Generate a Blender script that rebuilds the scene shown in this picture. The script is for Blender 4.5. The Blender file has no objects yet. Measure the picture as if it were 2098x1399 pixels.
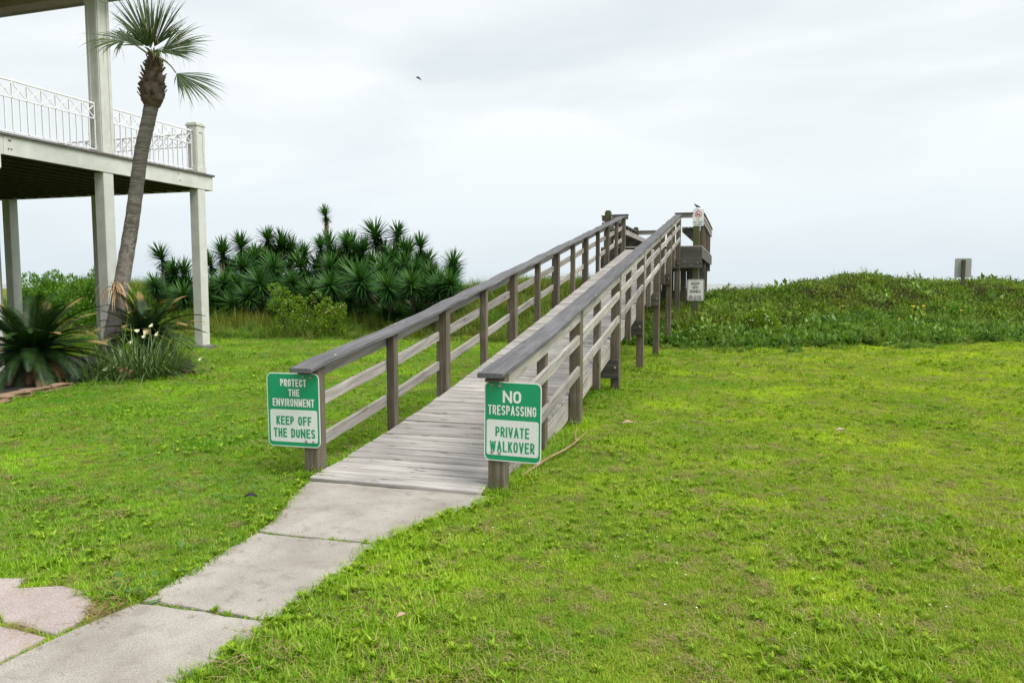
import bpy, bmesh, math, random
import numpy as np
from mathutils import Vector, Matrix, noise

random.seed(7)
rng = np.random.default_rng(11)
R = math.radians
sc = bpy.context.scene
COL = sc.collection

# ------------------------------------------------------------------ camera
YAW, PITCH = R(17.25), R(4.498)
cam_d = bpy.data.cameras.new('camera')
cam = bpy.data.objects.new('camera', cam_d)
COL.objects.link(cam)
cam.location = (0, 0, 1.6)
cam.rotation_euler = (R(90) - PITCH, 0, YAW)
cam_d.sensor_width = 36.0
cam_d.lens = 1500.0 / 2098.0 * 36.0
cam_d.clip_start = 0.05
cam_d.clip_end = 20000
sc.camera = cam

# ------------------------------------------------------------------ world, sun, exposure
SUN_AZ = R(104)      # measured from +Y towards +X
SUN_EL = R(58)
world = bpy.data.worlds.new('World')
sc.world = world
world.use_nodes = True
wn, wl = world.node_tree.nodes, world.node_tree.links
wn.clear()
w_out = wn.new('ShaderNodeOutputWorld')
w_bg = wn.new('ShaderNodeBackground')
w_sky = wn.new('ShaderNodeTexSky')
w_sky.sky_type = 'NISHITA'
w_sky.sun_disc = False
w_sky.sun_elevation = SUN_EL
w_sky.sun_rotation = SUN_AZ
w_sky.air_density = 1.0
w_sky.dust_density = 3.0
w_tc = wn.new('ShaderNodeTexCoord')
w_map = wn.new('ShaderNodeMapping')
w_map.inputs['Scale'].default_value = (1.0, 1.0, 4.2)
w_map.inputs['Rotation'].default_value = (0.0, 0.10, 0.0)
wl.new(w_tc.outputs['Generated'], w_map.inputs['Vector'])
w_n1 = wn.new('ShaderNodeTexNoise')
w_n1.inputs['Scale'].default_value = 1.7
w_n1.inputs['Detail'].default_value = 5.0
w_n1.inputs['Roughness'].default_value = 0.48
w_n1.inputs['Distortion'].default_value = 0.35
wl.new(w_map.outputs['Vector'], w_n1.inputs['Vector'])
w_cr = wn.new('ShaderNodeValToRGB')
w_cr.color_ramp.elements[0].position = 0.38
w_cr.color_ramp.elements[0].color = (4.52, 4.86, 5.04, 1)
w_cr.color_ramp.elements[1].position = 0.60
w_cr.color_ramp.elements[1].color = (5.66, 5.86, 5.86, 1)
wl.new(w_n1.outputs['Fac'], w_cr.inputs['Fac'])
# a faint blue band of thinner cloud low over the water
w_sep = wn.new('ShaderNodeSeparateXYZ')
wl.new(w_tc.outputs['Generated'], w_sep.inputs[0])
w_hz = wn.new('ShaderNodeMapRange')
w_hz.inputs['From Min'].default_value = 0.0
w_hz.inputs['From Max'].default_value = 0.22
w_hz.inputs['To Min'].default_value = 0.75
w_hz.inputs['To Max'].default_value = 0.0
wl.new(w_sep.outputs['Z'], w_hz.inputs['Value'])
w_mh = wn.new('ShaderNodeMix'); w_mh.data_type = 'RGBA'
wl.new(w_hz.outputs[0], w_mh.inputs['Factor'])
wl.new(w_cr.outputs['Color'], w_mh.inputs['A'])
w_mh.inputs['B'].default_value = (4.15, 4.75, 5.2, 1)
w_mx = wn.new('ShaderNodeMix'); w_mx.data_type = 'RGBA'
w_mx.inputs['Factor'].default_value = 0.93
wl.new(w_sky.outputs['Color'], w_mx.inputs['A'])
wl.new(w_mh.outputs['Result'], w_mx.inputs['B'])
wl.new(w_mx.outputs['Result'], w_bg.inputs['Color'])
w_bg.inputs['Strength'].default_value = 0.0635
wl.new(w_bg.outputs[0], w_out.inputs[0])

sun_d = bpy.data.lights.new('sun', 'SUN')
sun_d.energy = 1.5
sun_d.angle = R(38)
sun_d.color = (1.0, 0.965, 0.90)
sun = bpy.data.objects.new('sun', sun_d)
COL.objects.link(sun)
sdir = Vector((math.sin(SUN_AZ) * math.cos(SUN_EL), math.cos(SUN_AZ) * math.cos(SUN_EL), math.sin(SUN_EL)))
sun.rotation_euler = sdir.to_track_quat('Z', 'Y').to_euler()
sun.location = (20, 10, 30)

sc.view_settings.view_transform = 'Standard'
sc.view_settings.look = 'None'
sc.view_settings.gamma = 1.0
sc.view_settings.exposure = 1.5
sc.render.engine = 'CYCLES'
sc.cycles.use_denoising = True
sc.cycles.denoiser = 'OPENIMAGEDENOISE'
sc.cycles.denoising_input_passes = 'RGB_ALBEDO_NORMAL'
sc.cycles.denoising_prefilter = 'ACCURATE'
sc.cycles.max_bounces = 7
sc.cycles.diffuse_bounces = 3
sc.cycles.glossy_bounces = 2
sc.cycles.transmission_bounces = 4
sc.cycles.transparent_max_bounces = 6
sc.cycles.caustics_reflective = False
sc.cycles.caustics_refractive = False

# ------------------------------------------------------------------ helpers: objects
def mesh_obj(name, me, mat=None, parent=None, loc=None, rot=None):
    o = bpy.data.objects.new(name, me)
    COL.objects.link(o)
    if mat is not None and len(me.materials) == 0:
        for m in (mat if isinstance(mat, (list, tuple)) else [mat]):
            me.materials.append(m)
    if parent is not None:
        o.parent = parent
    if loc is not None: o.location = loc
    if rot is not None: o.rotation_euler = rot
    return o

def tag(o, label, cat=None, group=None, kind=None):
    if label: o['label'] = label
    if cat: o['category'] = cat
    if group: o['group'] = group
    if kind: o['kind'] = kind
    return o

def empty(name, loc=(0, 0, 0), rz=0.0):
    o = bpy.data.objects.new(name, None)
    o.empty_display_size = 0.2
    COL.objects.link(o)
    o.location = loc
    o.rotation_euler = (0, 0, rz)
    return o

def structure(o):
    o['kind'] = 'structure'
    return o

def smooth(me):
    me.polygons.foreach_set('use_smooth', [True] * len(me.polygons))
    return me

def mesh_from(name, V, Fc, sm=False):
    me = bpy.data.meshes.new(name)
    me.from_pydata([tuple(v) for v in V], [], Fc)
    me.update()
    if sm: smooth(me)
    return me

def bm_mesh(name, bm, sm=False):
    me = bpy.data.meshes.new(name)
    bm.normal_update()
    bm.to_mesh(me)
    bm.free()
    if sm: smooth(me)
    return me

def bevel_box(name, sx, sy, sz, bev=0.004, center=True, wob=0.0, seg=0):
    """box with chamfered edges; seg cuts its longest side so that wob can warp it a little"""
    bm = bmesh.new()
    bmesh.ops.create_cube(bm, size=1.0)
    bmesh.ops.scale(bm, vec=(sx, sy, sz), verts=bm.verts)
    if bev > 0:
        bmesh.ops.bevel(bm, geom=list(bm.edges), offset=bev, segments=1, affect='EDGES', profile=0.5)
    ax = int(np.argmax([sx, sy, sz]))
    L = (sx, sy, sz)[ax]
    if seg:
        for k in range(1, seg):
            n = [0, 0, 0]; n[ax] = 1
            c = [0, 0, 0]; c[ax] = -L / 2 + L * k / seg
            bmesh.ops.bisect_plane(bm, geom=list(bm.verts) + list(bm.edges) + list(bm.faces), plane_co=c, plane_no=n)
    if wob:
        off = random.uniform(0, 100)
        oth = [i for i in range(3) if i != ax]
        for v in bm.verts:
            t = v.co[ax] / L
            for j, i in enumerate(oth):
                v.co[i] += wob * noise.noise((t * 2.2 + off, j * 7.3, 0.5))
    return bm_mesh(name, bm)

def box_part(name, lo, hi, mat, parent, bev=0.004, wob=0.0, seg=0, base=(0, 0, 0)):
    s = [hi[i] - lo[i] for i in range(3)]
    c = [(hi[i] + lo[i]) / 2 - base[i] for i in range(3)]
    return mesh_obj(name, bevel_box(name, *s, bev=bev, wob=wob, seg=seg), mat, parent, loc=c)

def tube(path, radii, n=10, cap=True, jitter=0.0):
    """rings along a path -> verts, faces"""
    P = [Vector(p) for p in path]
    V, Fc = [], []
    for i, p in enumerate(P):
        t = (P[min(i + 1, len(P) - 1)] - P[max(i - 1, 0)]).normalized()
        a = Vector((1, 0, 0)) if abs(t.x) < 0.8 else Vector((0, 1, 0))
        u = t.cross(a).normalized(); w = t.cross(u).normalized()
        for k in range(n):
            an = 2 * math.pi * k / n
            r = radii[i] * (1 + (random.uniform(-jitter, jitter) if jitter else 0))
            V.append(p + (u * math.cos(an) + w * math.sin(an)) * r)
    for i in range(len(P) - 1):
        for k in range(n):
            Fc.append((i * n + k, i * n + (k + 1) % n, (i + 1) * n + (k + 1) % n, (i + 1) * n + k))
    if cap:
        Fc.append(tuple(range(n))[::-1])
        Fc.append(tuple(range((len(P) - 1) * n, len(P) * n)))
    return V, Fc

class MB:
    """collects polygons for one mesh, with an optional per-vertex number 'tint' and 'along'"""
    def __init__(s): s.V, s.F, s.T, s.A = [], [], [], []
    def add(s, V, Fc, tint=0.5, along=None):
        b = len(s.V)
        s.V += [tuple(v) for v in V]
        s.F += [tuple(b + i for i in f) for f in Fc]
        s.T += [tint] * len(V)
        s.A += list(along) if along is not None else [0.5] * len(V)
    def mesh(s, name, sm=False):
        me = mesh_from(name, s.V, s.F, sm)
        a = me.attributes.new('tint', 'FLOAT', 'POINT'); a.data.foreach_set('value', s.T)
        a = me.attributes.new('along', 'FLOAT', 'POINT'); a.data.foreach_set('value', s.A)
        return me

def blade(base, d, length, width, droop, nseg=3, side=None, curl=0.0):
    """a tapering strip starting at base along d, bending down by droop; -> V, F, along"""
    d = Vector(d).normalized()
    if side is None:
        side = d.cross(Vector((0, 0, 1)))
        if side.length < 1e-3: side = Vector((1, 0, 0))
    side = Vector(side).normalized()
    V, A = [], []
    p = Vector(base)
    step = length / nseg
    for i in range(nseg):
        t = i / nseg
        w = width * (0.75 + 0.5 * math.sin(math.pi * min(1, t + 0.25))) * (1 - 0.25 * t) * 0.5
        V += [p - side * w, p + side * w]; A += [t, t]
        d = (d + Vector((0, 0, -1)) * droop / nseg).normalized()
        p = p + d * step
    V.append(p); A.append(1.0)
    Fc = [(2 * i, 2 * i + 1, 2 * i + 3, 2 * i + 2) for i in range(nseg - 1)]
    Fc.append((2 * nseg - 2, 2 * nseg - 1, 2 * nseg))
    return V, Fc, A

def leaf(base, d, nrm, length, width, fold=0.25):
    d = Vector(d).normalized()
    s = d.cross(Vector(nrm))
    if s.length < 1e-3: s = d.cross(Vector((0.3, 0.5, 0.8)))
    s.normalize()
    n = s.cross(d)
    b = Vector(base)
    m = b + d * length * 0.48
    return [b, m - s * width / 2 + n * width * fold, b + d * length, m + s * width / 2 + n * width * fold], \
           [(0, 1, 2), (0, 2, 3)], [0, 0.5, 1, 0.5]

def rdir(lo=-1.0, hi=1.0):
    z = random.uniform(lo, hi); a = random.uniform(0, 2 * math.pi); r = math.sqrt(max(0, 1 - z * z))
    return Vector((r * math.cos(a), r * math.sin(a), z))

# ------------------------------------------------------------------ helpers: materials
def newmat(name):
    m = bpy.data.materials.new(name); m.use_nodes = True
    nt = m.node_tree; nt.nodes.clear()
    return m, nt.nodes, nt.links

def ramp(N, L, src, stops, interp='LINEAR'):
    r = N.new('ShaderNodeValToRGB'); r.color_ramp.interpolation = interp
    els = r.color_ramp.elements
    while len(els) < len(stops): els.new(0.5)
    for e, (p, c) in zip(els, stops):
        e.position = p; e.color = (*c, 1) if len(c) == 3 else c
    if src is not None: L.new(src, r.inputs['Fac'])
    return r

def noise_tex(N, L, vec, scale, detail=3.0, rough=0.55, dist=0.0):
    n = N.new('ShaderNodeTexNoise')
    n.inputs['Scale'].default_value = scale; n.inputs['Detail'].default_value = detail
    n.inputs['Roughness'].default_value = rough; n.inputs['Distortion'].default_value = dist
    if vec is not None: L.new(vec, n.inputs['Vector'])
    return n

def mixc(N, L, fac, a, b, mode='MIX'):
    m = N.new('ShaderNodeMix'); m.data_type = 'RGBA'; m.blend_type = mode
    for sock, v in (('Factor', fac), ('A', a), ('B', b)):
        if hasattr(v, 'is_output') or isinstance(v, bpy.types.NodeSocket): L.new(v, m.inputs[sock])
        elif isinstance(v, (int, float)): m.inputs[sock].default_value = v
        else: m.inputs[sock].default_value = (*v, 1)
    return m.outputs['Result']

def math_n(N, L, op, a, b=None, clamp=False):
    m = N.new('ShaderNodeMath'); m.operation = op; m.use_clamp = clamp
    for i, v in enumerate((a, b)):
        if v is None: continue
        if isinstance(v, (int, float)): m.inputs[i].default_value = v
        else: L.new(v, m.inputs[i])
    return m.outputs[0]

def principled(N, L, col, rough=0.7, bump=None, bump_d=0.002, bump_s=0.5, spec=0.4):
    p = N.new('ShaderNodeBsdfPrincipled'); o = N.new('ShaderNodeOutputMaterial')
    if isinstance(col, bpy.types.NodeSocket): L.new(col, p.inputs['Base Color'])
    else: p.inputs['Base Color'].default_value = (*col, 1)
    if isinstance(rough, bpy.types.NodeSocket): L.new(rough, p.inputs['Roughness'])
    else: p.inputs['Roughness'].default_value = rough
    p.inputs['Specular IOR Level'].default_value = spec
    if bump is not None:
        b = N.new('ShaderNodeBump'); b.inputs['Strength'].default_value = bump_s; b.inputs['Distance'].default_value = bump_d
        L.new(bump, b.inputs['Height']); L.new(b.outputs[0], p.inputs['Normal'])
    L.new(p.outputs[0], o.inputs[0])
    return p

def wood(name, c_dark, c_mid, c_light, axis, stain=(0.05, 0.045, 0.04), stain_amt=0.5, algae=None, grain=34.0, along=1.3, rough=0.85, vary=0.28, spots=0.0, knots=True, tilt=0.0):
    m, N, L = newmat(name)
    tc = N.new('ShaderNodeTexCoord'); oi = N.new('ShaderNodeObjectInfo')
    add = N.new('ShaderNodeVectorMath'); add.operation = 'MULTIPLY_ADD'
    cmb = N.new('ShaderNodeCombineXYZ')
    for i in range(3): L.new(oi.outputs['Random'], cmb.inputs[i])
    L.new(cmb.outputs[0], add.inputs[0]); add.inputs[1].default_value = (37.0, 61.0, 23.0)
    vr = N.new('ShaderNodeVectorRotate'); vr.rotation_type = 'X_AXIS'; vr.inputs['Angle'].default_value = -tilt
    L.new(tc.outputs['Object'], vr.inputs['Vector']); L.new(vr.outputs[0], add.inputs[2])
    mp = N.new('ShaderNodeMapping')
    s = [grain] * 3; s[axis] = along
    mp.inputs['Scale'].default_value = s
    L.new(add.outputs[0], mp.inputs['Vector'])
    g = noise_tex(N, L, mp.outputs[0], 1.0, 6.0, 0.62, 0.6)
    col = ramp(N, L, g.outputs['Fac'], [(0.30, c_dark), (0.50, c_mid), (0.70, c_light)]).outputs['Color']
    # broad patches of bleaching and damp
    big = noise_tex(N, L, add.outputs[0], 1.6, 3.0)
    col = mixc(N, L, 0.35, col, ramp(N, L, big.outputs['Fac'], [(0.3, (0.45, 0.45, 0.46)), (0.7, (1.25, 1.22, 1.2))]).outputs['Color'], 'MULTIPLY')
    # split, dark grain lines
    mp2 = N.new('ShaderNodeMapping'); s2 = [grain * 2.2] * 3; s2[axis] = along * 1.1; mp2.inputs['Scale'].default_value = s2
    L.new(add.outputs[0], mp2.inputs['Vector'])
    g2 = noise_tex(N, L, mp2.outputs[0], 1.0, 3.0, 0.5, 0.3)
    crk = ramp(N, L, g2.outputs['Fac'], [(0.30, (1, 1, 1)), (0.40, (0, 0, 0))]).outputs['Color']
    col = mixc(N, L, math_n(N, L, 'MULTIPLY', crk, 0.55), col, stain)
    # blotchy dark weathering, elongated with the grain
    if stain_amt > 0:
        mp3 = N.new('ShaderNodeMapping'); s3 = [9.0] * 3; s3[axis] = 3.2; mp3.inputs['Scale'].default_value = s3
        L.new(add.outputs[0], mp3.inputs['Vector'])
        st = noise_tex(N, L, mp3.outputs[0], 1.0, 5.0, 0.7, 1.2)
        f = ramp(N, L, st.outputs['Fac'], [(0.57, (0, 0, 0)), (0.66, (1, 1, 1))]).outputs['Color']
        f = math_n(N, L, 'MULTIPLY', f, ramp(N, L, g.outputs['Fac'], [(0.42, (1, 1, 1)), (0.58, (0.12, 0.12, 0.12))]).outputs['Color'])
        col = mixc(N, L, math_n(N, L, 'MULTIPLY', f, stain_amt), col, stain)
    if knots:
        mpk = N.new('ShaderNodeMapping'); sk = [7.0] * 3; sk[axis] = 2.1; mpk.inputs['Scale'].default_value = sk
        L.new(add.outputs[0], mpk.inputs['Vector'])
        vo = N.new('ShaderNodeTexVoronoi'); vo.inputs['Scale'].default_value = 1.0
        L.new(mpk.outputs[0], vo.inputs['Vector'])
        kn = ramp(N, L, vo.outputs['Distance'], [(0.07, (1, 1, 1)), (0.13, (0, 0, 0))]).outputs['Color']
        col = mixc(N, L, math_n(N, L, 'MULTIPLY', kn, 0.6), col, (0.055, 0.045, 0.035))
    if algae:
        an = noise_tex(N, L, add.outputs[0], 5.0, 5.0, 0.65)
        f = ramp(N, L, an.outputs['Fac'], [(0.40, (0, 0, 0)), (0.62, (1, 1, 1))]).outputs['Color']
        f = math_n(N, L, 'MULTIPLY', f, math_n(N, L, 'ADD', math_n(N, L, 'MULTIPLY', oi.outputs['Random'], algae[1]), algae[2]), True)
        col = mixc(N, L, f, col, algae[0])
    if spots:
        vs = N.new('ShaderNodeTexVoronoi'); vs.inputs['Scale'].default_value = 4.2; L.new(add.outputs[0], vs.inputs['Vector'])
        sp = ramp(N, L, vs.outputs['Distance'], [(0.045, (1, 1, 1)), (0.06, (0, 0, 0))]).outputs['Color']
        col = mixc(N, L, math_n(N, L, 'MULTIPLY', sp, spots), col, (0.75, 0.74, 0.70))
    # plank to plank difference
    hv = N.new('ShaderNodeHueSaturation'); L.new(col, hv.inputs['Color'])
    L.new(math_n(N, L, 'ADD', math_n(N, L, 'MULTIPLY', oi.outputs['Random'], vary), 1.0 - vary / 2), hv.inputs['Value'])
    principled(N, L, hv.outputs[0], rough, g.outputs['Fac'], 0.004, 0.6, 0.25)
    return m

def leafmat(name, cols, tip=None, tip_pos=0.75, trans=0.28, gloss=0.06, patch=None, patch_scale=0.35, inst_vary=0.35, rough=0.5, side=None):
    """two-sided leaf: per-leaf tint attribute -> colour ramp, dry tips along the leaf, world-scale patches"""
    m, N, L = newmat(name)
    at = N.new('ShaderNodeAttribute'); at.attribute_name = 'tint'
    al = N.new('ShaderNodeAttribute'); al.attribute_name = 'along'
    oi = N.new('ShaderNodeObjectInfo'); ge = N.new('ShaderNodeNewGeometry')
    n = len(cols)
    f = math_n(N, L, 'ADD', math_n(N, L, 'MULTIPLY', at.outputs['Fac'], 1 - inst_vary), math_n(N, L, 'MULTIPLY', oi.outputs['Random'], inst_vary))
    col = ramp(N, L, f, [(0.08 + 0.84 * i / (n - 1), c) for i, c in enumerate(cols)]).outputs['Color']
    if patch:
        pn = noise_tex(N, L, ge.outputs['Position'], patch_scale, 4.0, 0.6)
        for (a, b, c, amt) in patch:
            ff = ramp(N, L, pn.outputs['Fac'], [(a, (0, 0, 0)), (b, (1, 1, 1))] if a < b else [(b, (1, 1, 1)), (a, (0, 0, 0))]).outputs['Color']
            col = mixc(N, L, math_n(N, L, 'MULTIPLY', ff, amt), col, mixc(N, L, 0.5, c, mixc(N, L, 1.0, col, tuple(min(4, x * 9) for x in c), 'MULTIPLY')))
    if side:          # a different sward west of the path
        sp = N.new('ShaderNodeSeparateXYZ'); L.new(ge.outputs['Position'], sp.inputs[0])
        mr = N.new('ShaderNodeMapRange'); mr.inputs['From Min'].default_value = side[0]; mr.inputs['From Max'].default_value = side[1]
        pn2 = noise_tex(N, L, ge.outputs['Position'], 0.5, 2.0)
        L.new(math_n(N, L, 'ADD', sp.outputs['X'], math_n(N, L, 'MULTIPLY', pn2.outputs['Fac'], 3.0)), mr.inputs['Value'])
        col = mixc(N, L, mr.outputs[0], mixc(N, L, 1.0, col, side[2], 'MULTIPLY'), col)
    if tip:
        ft = ramp(N, L, al.outputs['Fac'], [(tip_pos, (0, 0, 0)), (min(1, tip_pos + 0.12), (1, 1, 1))]).outputs['Color']
        col = mixc(N, L, ft, col, tip)
    d = N.new('ShaderNodeBsdfDiffuse'); t = N.new('ShaderNodeBsdfTranslucent'); g = N.new('ShaderNodeBsdfGlossy')
    L.new(col, d.inputs['Color'])
    L.new(mixc(N, L, 1.0, col, (1.15, 1.2, 0.55), 'MULTIPLY'), t.inputs['Color'])
    g.inputs['Roughness'].default_value = rough; g.inputs['Color'].default_value = (0.9, 0.95, 1, 1)
    m1 = N.new('ShaderNodeMixShader'); m1.inputs[0].default_value = trans
    L.new(d.outputs[0], m1.inputs[1]); L.new(t.outputs[0], m1.inputs[2])
    m2 = N.new('ShaderNodeMixShader'); m2.inputs[0].default_value = gloss
    L.new(m1.outputs[0], m2.inputs[1]); L.new(g.outputs[0], m2.inputs[2])
    o = N.new('ShaderNodeOutputMaterial'); L.new(m2.outputs[0], o.inputs[0])
    return m

def plain(name, c1, c2, scale=8.0, rough=0.6, bump=0.0, spec=0.4, detail=4.0, extra=None):
    m, N, L = newmat(name)
    tc = N.new('ShaderNodeTexCoord')
    n = noise_tex(N, L, tc.outputs['Object'], scale, detail, 0.6)
    col = ramp(N, L, n.outputs['Fac'], [(0.3, c1), (0.7, c2)]).outputs['Color']
    if extra:
        n2 = noise_tex(N, L, tc.outputs['Object'], extra[0], 5.0, 0.65)
        f = ramp(N, L, n2.outputs['Fac'], [(extra[1], (0, 0, 0)), (extra[2], (1, 1, 1))]).outputs['Color']
        col = mixc(N, L, math_n(N, L, 'MULTIPLY', f, extra[4]), col, extra[3])
    principled(N, L, col, rough, n.outputs['Fac'] if bump else None, bump or 0.001, 0.6, spec)
    return m

M = {}
M['plank'] = wood('weathered_plank', (0.225, 0.21, 0.197), (0.355, 0.338, 0.32), (0.49, 0.472, 0.45), 0, stain_amt=1.0, stain=(0.07, 0.055, 0.045), vary=0.34)
M['railx'] = wood('weathered_rail_x', (0.15, 0.14, 0.13), (0.27, 0.255, 0.235), (0.38, 0.365, 0.345), 0, stain_amt=0.3)
M['raily'] = wood('weathered_rail', (0.15, 0.135, 0.12), (0.29, 0.27, 0.25), (0.42, 0.40, 0.37), 1, stain_amt=0.3)
M['capy'] = wood('grey_cap', (0.075, 0.075, 0.08), (0.125, 0.125, 0.133), (0.19, 0.19, 0.20), 1, stain=(0.04, 0.04, 0.045), stain_amt=0.5, vary=0.22, spots=0.8, knots=False)
SLOPE = math.atan(0.1625)
M['raily_s'] = wood('weathered_sloped_rail', (0.205, 0.19, 0.168), (0.34, 0.322, 0.292), (0.46, 0.44, 0.405), 1, stain_amt=0.45, tilt=SLOPE, vary=0.36)
M['capy_s'] = wood('grey_sloped_cap', (0.085, 0.085, 0.09), (0.125, 0.125, 0.132), (0.175, 0.175, 0.183), 1, stain=(0.04, 0.04, 0.045), stain_amt=0.5, vary=0.26, spots=0.8, knots=False, tilt=SLOPE)
M['capx'] = wood('grey_cap_x', (0.075, 0.075, 0.08), (0.125, 0.125, 0.133), (0.19, 0.19, 0.20), 0, stain=(0.04, 0.04, 0.045), stain_amt=0.5, vary=0.22, knots=False)
M['post'] = wood('brown_post', (0.080, 0.065, 0.050), (0.142, 0.118, 0.092), (0.21, 0.18, 0.145), 2, stain_amt=0.4, algae=((0.075, 0.078, 0.030), 0.5, 0.05), vary=0.4)
M['gpost'] = wood('mossy_post', (0.06, 0.055, 0.035), (0.105, 0.1, 0.06), (0.16, 0.15, 0.10), 2, stain_amt=0.35, algae=((0.085, 0.105, 0.035), 0.4, 0.55), vary=0.25)
M['beam'] = wood('dark_beam', (0.055, 0.05, 0.046), (0.10, 0.092, 0.083), (0.155, 0.145, 0.13), 0, stain_amt=0.4, vary=0.3)
M['beamy'] = wood('dark_beam_y', (0.055, 0.05, 0.046), (0.10, 0.092, 0.083), (0.155, 0.145, 0.13), 1, stain_amt=0.4, vary=0.3)
M['steel'] = plain('galvanised_steel', (0.30, 0.30, 0.30), (0.45, 0.45, 0.44), 60, 0.5, spec=0.6)
M['bolt'] = plain('bolt_steel', (0.22, 0.20, 0.18), (0.4, 0.38, 0.36), 80, 0.45)
M['white'] = plain('house_paint', (0.52, 0.53, 0.49), (0.66, 0.67, 0.63), 3.0, 0.55, extra=(2.2, 0.60, 0.78, (0.36, 0.34, 0.27), 0.45))
M['railpaint'] = plain('white_railing_paint', (0.78, 0.78, 0.80), (0.86, 0.86, 0.87), 5, 0.45, extra=(7.0, 0.66, 0.74, (0.30, 0.16, 0.06), 0.7))
M['trimwood'] = plain('deck_edge_wood', (0.10, 0.09, 0.085), (0.17, 0.155, 0.145), 6, 0.8)
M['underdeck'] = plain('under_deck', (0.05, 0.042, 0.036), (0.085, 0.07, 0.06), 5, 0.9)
M['soffit'] = plain('soffit', (0.30, 0.26, 0.20), (0.38, 0.33, 0.26), 3, 0.8)
M['green'] = plain('green_sheeting', (0.003, 0.285, 0.120), (0.005, 0.325, 0.140), 5, 0.42, spec=0.5)
M['letter_white'] = plain('white_sheeting', (0.80, 0.81, 0.80), (0.86, 0.87, 0.86), 4, 0.45)
M['maroon'] = plain('maroon_ink', (0.075, 0.014, 0.018), (0.12, 0.022, 0.028), 30, 0.5)
M['black_ink'] = plain('black_ink', (0.035, 0.035, 0.045), (0.06, 0.06, 0.07), 30, 0.5)
M['red_ink'] = plain('red_ink', (0.62, 0.05, 0.14), (0.70, 0.07, 0.18), 30, 0.5)

def crackle(name):
    m, N, L = newmat(name)
    tc = N.new('ShaderNodeTexCoord')
    nd = noise_tex(N, L, tc.outputs['Object'], 7.0, 3.0)
    av = N.new('ShaderNodeVectorMath'); av.operation = 'MULTIPLY_ADD'
    L.new(nd.outputs['Color'], av.inputs[0]); av.inputs[1].default_value = (0.06, 0.06, 0.06); L.new(tc.outputs['Object'], av.inputs[2])
    vo = N.new('ShaderNodeTexVoronoi'); vo.feature = 'DISTANCE_TO_EDGE'; vo.inputs['Scale'].default_value = 26.0
    L.new(av.outputs[0], vo.inputs['Vector'])
    f = ramp(N, L, vo.outputs['Distance'], [(0.0, (1, 1, 1)), (0.05, (0, 0, 0))]).outputs['Color']
    n = noise_tex(N, L, tc.outputs['Object'], 5.0, 4.0)
    base = ramp(N, L, n.outputs['Fac'], [(0.3, (0.72, 0.73, 0.73)), (0.7, (0.82, 0.83, 0.83))]).outputs['Color']
    fm = math_n(N, L, 'MULTIPLY', f, ramp(N, L, n.outputs['Fac'], [(0.40, (0.05, 0.05, 0.05)), (0.60, (0.55, 0.55, 0.55))]).outputs['Color'])
    principled(N, L, mixc(N, L, fm, base, (0.46, 0.45, 0.42)), 0.5)
    return m
M['crackle'] = crackle('crazed_white_sheeting')

def concrete(name, a, b, c, pink=False):
    m, N, L = newmat(name)
    tc = N.new('ShaderNodeTexCoord'); ge = N.new('ShaderNodeNewGeometry')
    P = ge.outputs['Position']
    n1 = noise_tex(N, L, P, 2.3, 5.0, 0.6); n2 = noise_tex(N, L, P, 140.0, 3.0, 0.7); n3 = noise_tex(N, L, P, 9.0, 6.0, 0.7, 0.8)
    col = ramp(N, L, n1.outputs['Fac'], [(0.30, a), (0.68, b)]).outputs['Color']
    col = mixc(N, L, 0.45, col, ramp(N, L, n2.outputs['Fac'], [(0.33, (0.22, 0.21, 0.20)), (0.5, (1, 1, 1)), (0.68, (1.7, 1.66, 1.6))]).outputs['Color'], 'MULTIPLY')
    f = ramp(N, L, n3.outputs['Fac'], [(0.52, (0, 0, 0)), (0.72, (1, 1, 1))]).outputs['Color']
    col = mixc(N, L, math_n(N, L, 'MULTIPLY', f, 0.55), col, c)
    h = math_n(N, L, 'ADD', math_n(N, L, 'MULTIPLY', n2.outputs['Fac'], 0.5), n3.outputs['Fac'])
    principled(N, L, col, 0.9, h, 0.004 if not pink else 0.006, 0.5, 0.2)
    return m
M['concrete'] = concrete('path_concrete', (0.255, 0.232, 0.205), (0.375, 0.350, 0.318), (0.165, 0.145, 0.12))
M['flag'] = concrete('pink_flagstone', (0.30, 0.255, 0.24), (0.405, 0.35, 0.335), (0.30, 0.20, 0.14), True)
M['redstone'] = concrete('red_edging_stone', (0.20, 0.12, 0.08), (0.30, 0.20, 0.14), (0.12, 0.10, 0.08), True)

def ground_mat():
    m, N, L = newmat('ground_soil')
    ge = N.new('ShaderNodeNewGeometry'); P = ge.outputs['Position']
    n1 = noise_tex(N, L, P, 0.6, 5.0, 0.6); n2 = noise_tex(N, L, P, 30.0, 4.0, 0.7)
    turf = ramp(N, L, n1.outputs['Fac'], [(0.35, (0.10, 0.15, 0.014)), (0.65, (0.17, 0.19, 0.028))]).outputs['Color']
    turf = mixc(N, L, 0.5, turf, ramp(N, L, n2.outputs['Fac'], [(0.35, (0.4, 0.4, 0.35)), (0.65, (1.4, 1.35, 1.2))]).outputs['Color'], 'MULTIPLY')
    sand = ramp(N, L, n2.outputs['Fac'], [(0.35, (0.30, 0.26, 0.19)), (0.65, (0.40, 0.35, 0.27))]).outputs['Color']
    sp = N.new('ShaderNodeSeparateXYZ'); L.new(P, sp.inputs[0])
    mr = N.new('ShaderNodeMapRange'); mr.inputs['From Min'].default_value = 31.0; mr.inputs['From Max'].default_value = 36.0
    L.new(math_n(N, L, 'ADD', sp.outputs['Y'], math_n(N, L, 'MULTIPLY', n1.outputs['Fac'], 4.0)), mr.inputs['Value'])
    principled(N, L, mixc(N, L, mr.outputs[0], turf, sand), 1.0, n2.outputs['Fac'], 0.02, 0.6, 0.1)
    return m
M['ground'] = ground_mat()
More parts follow.
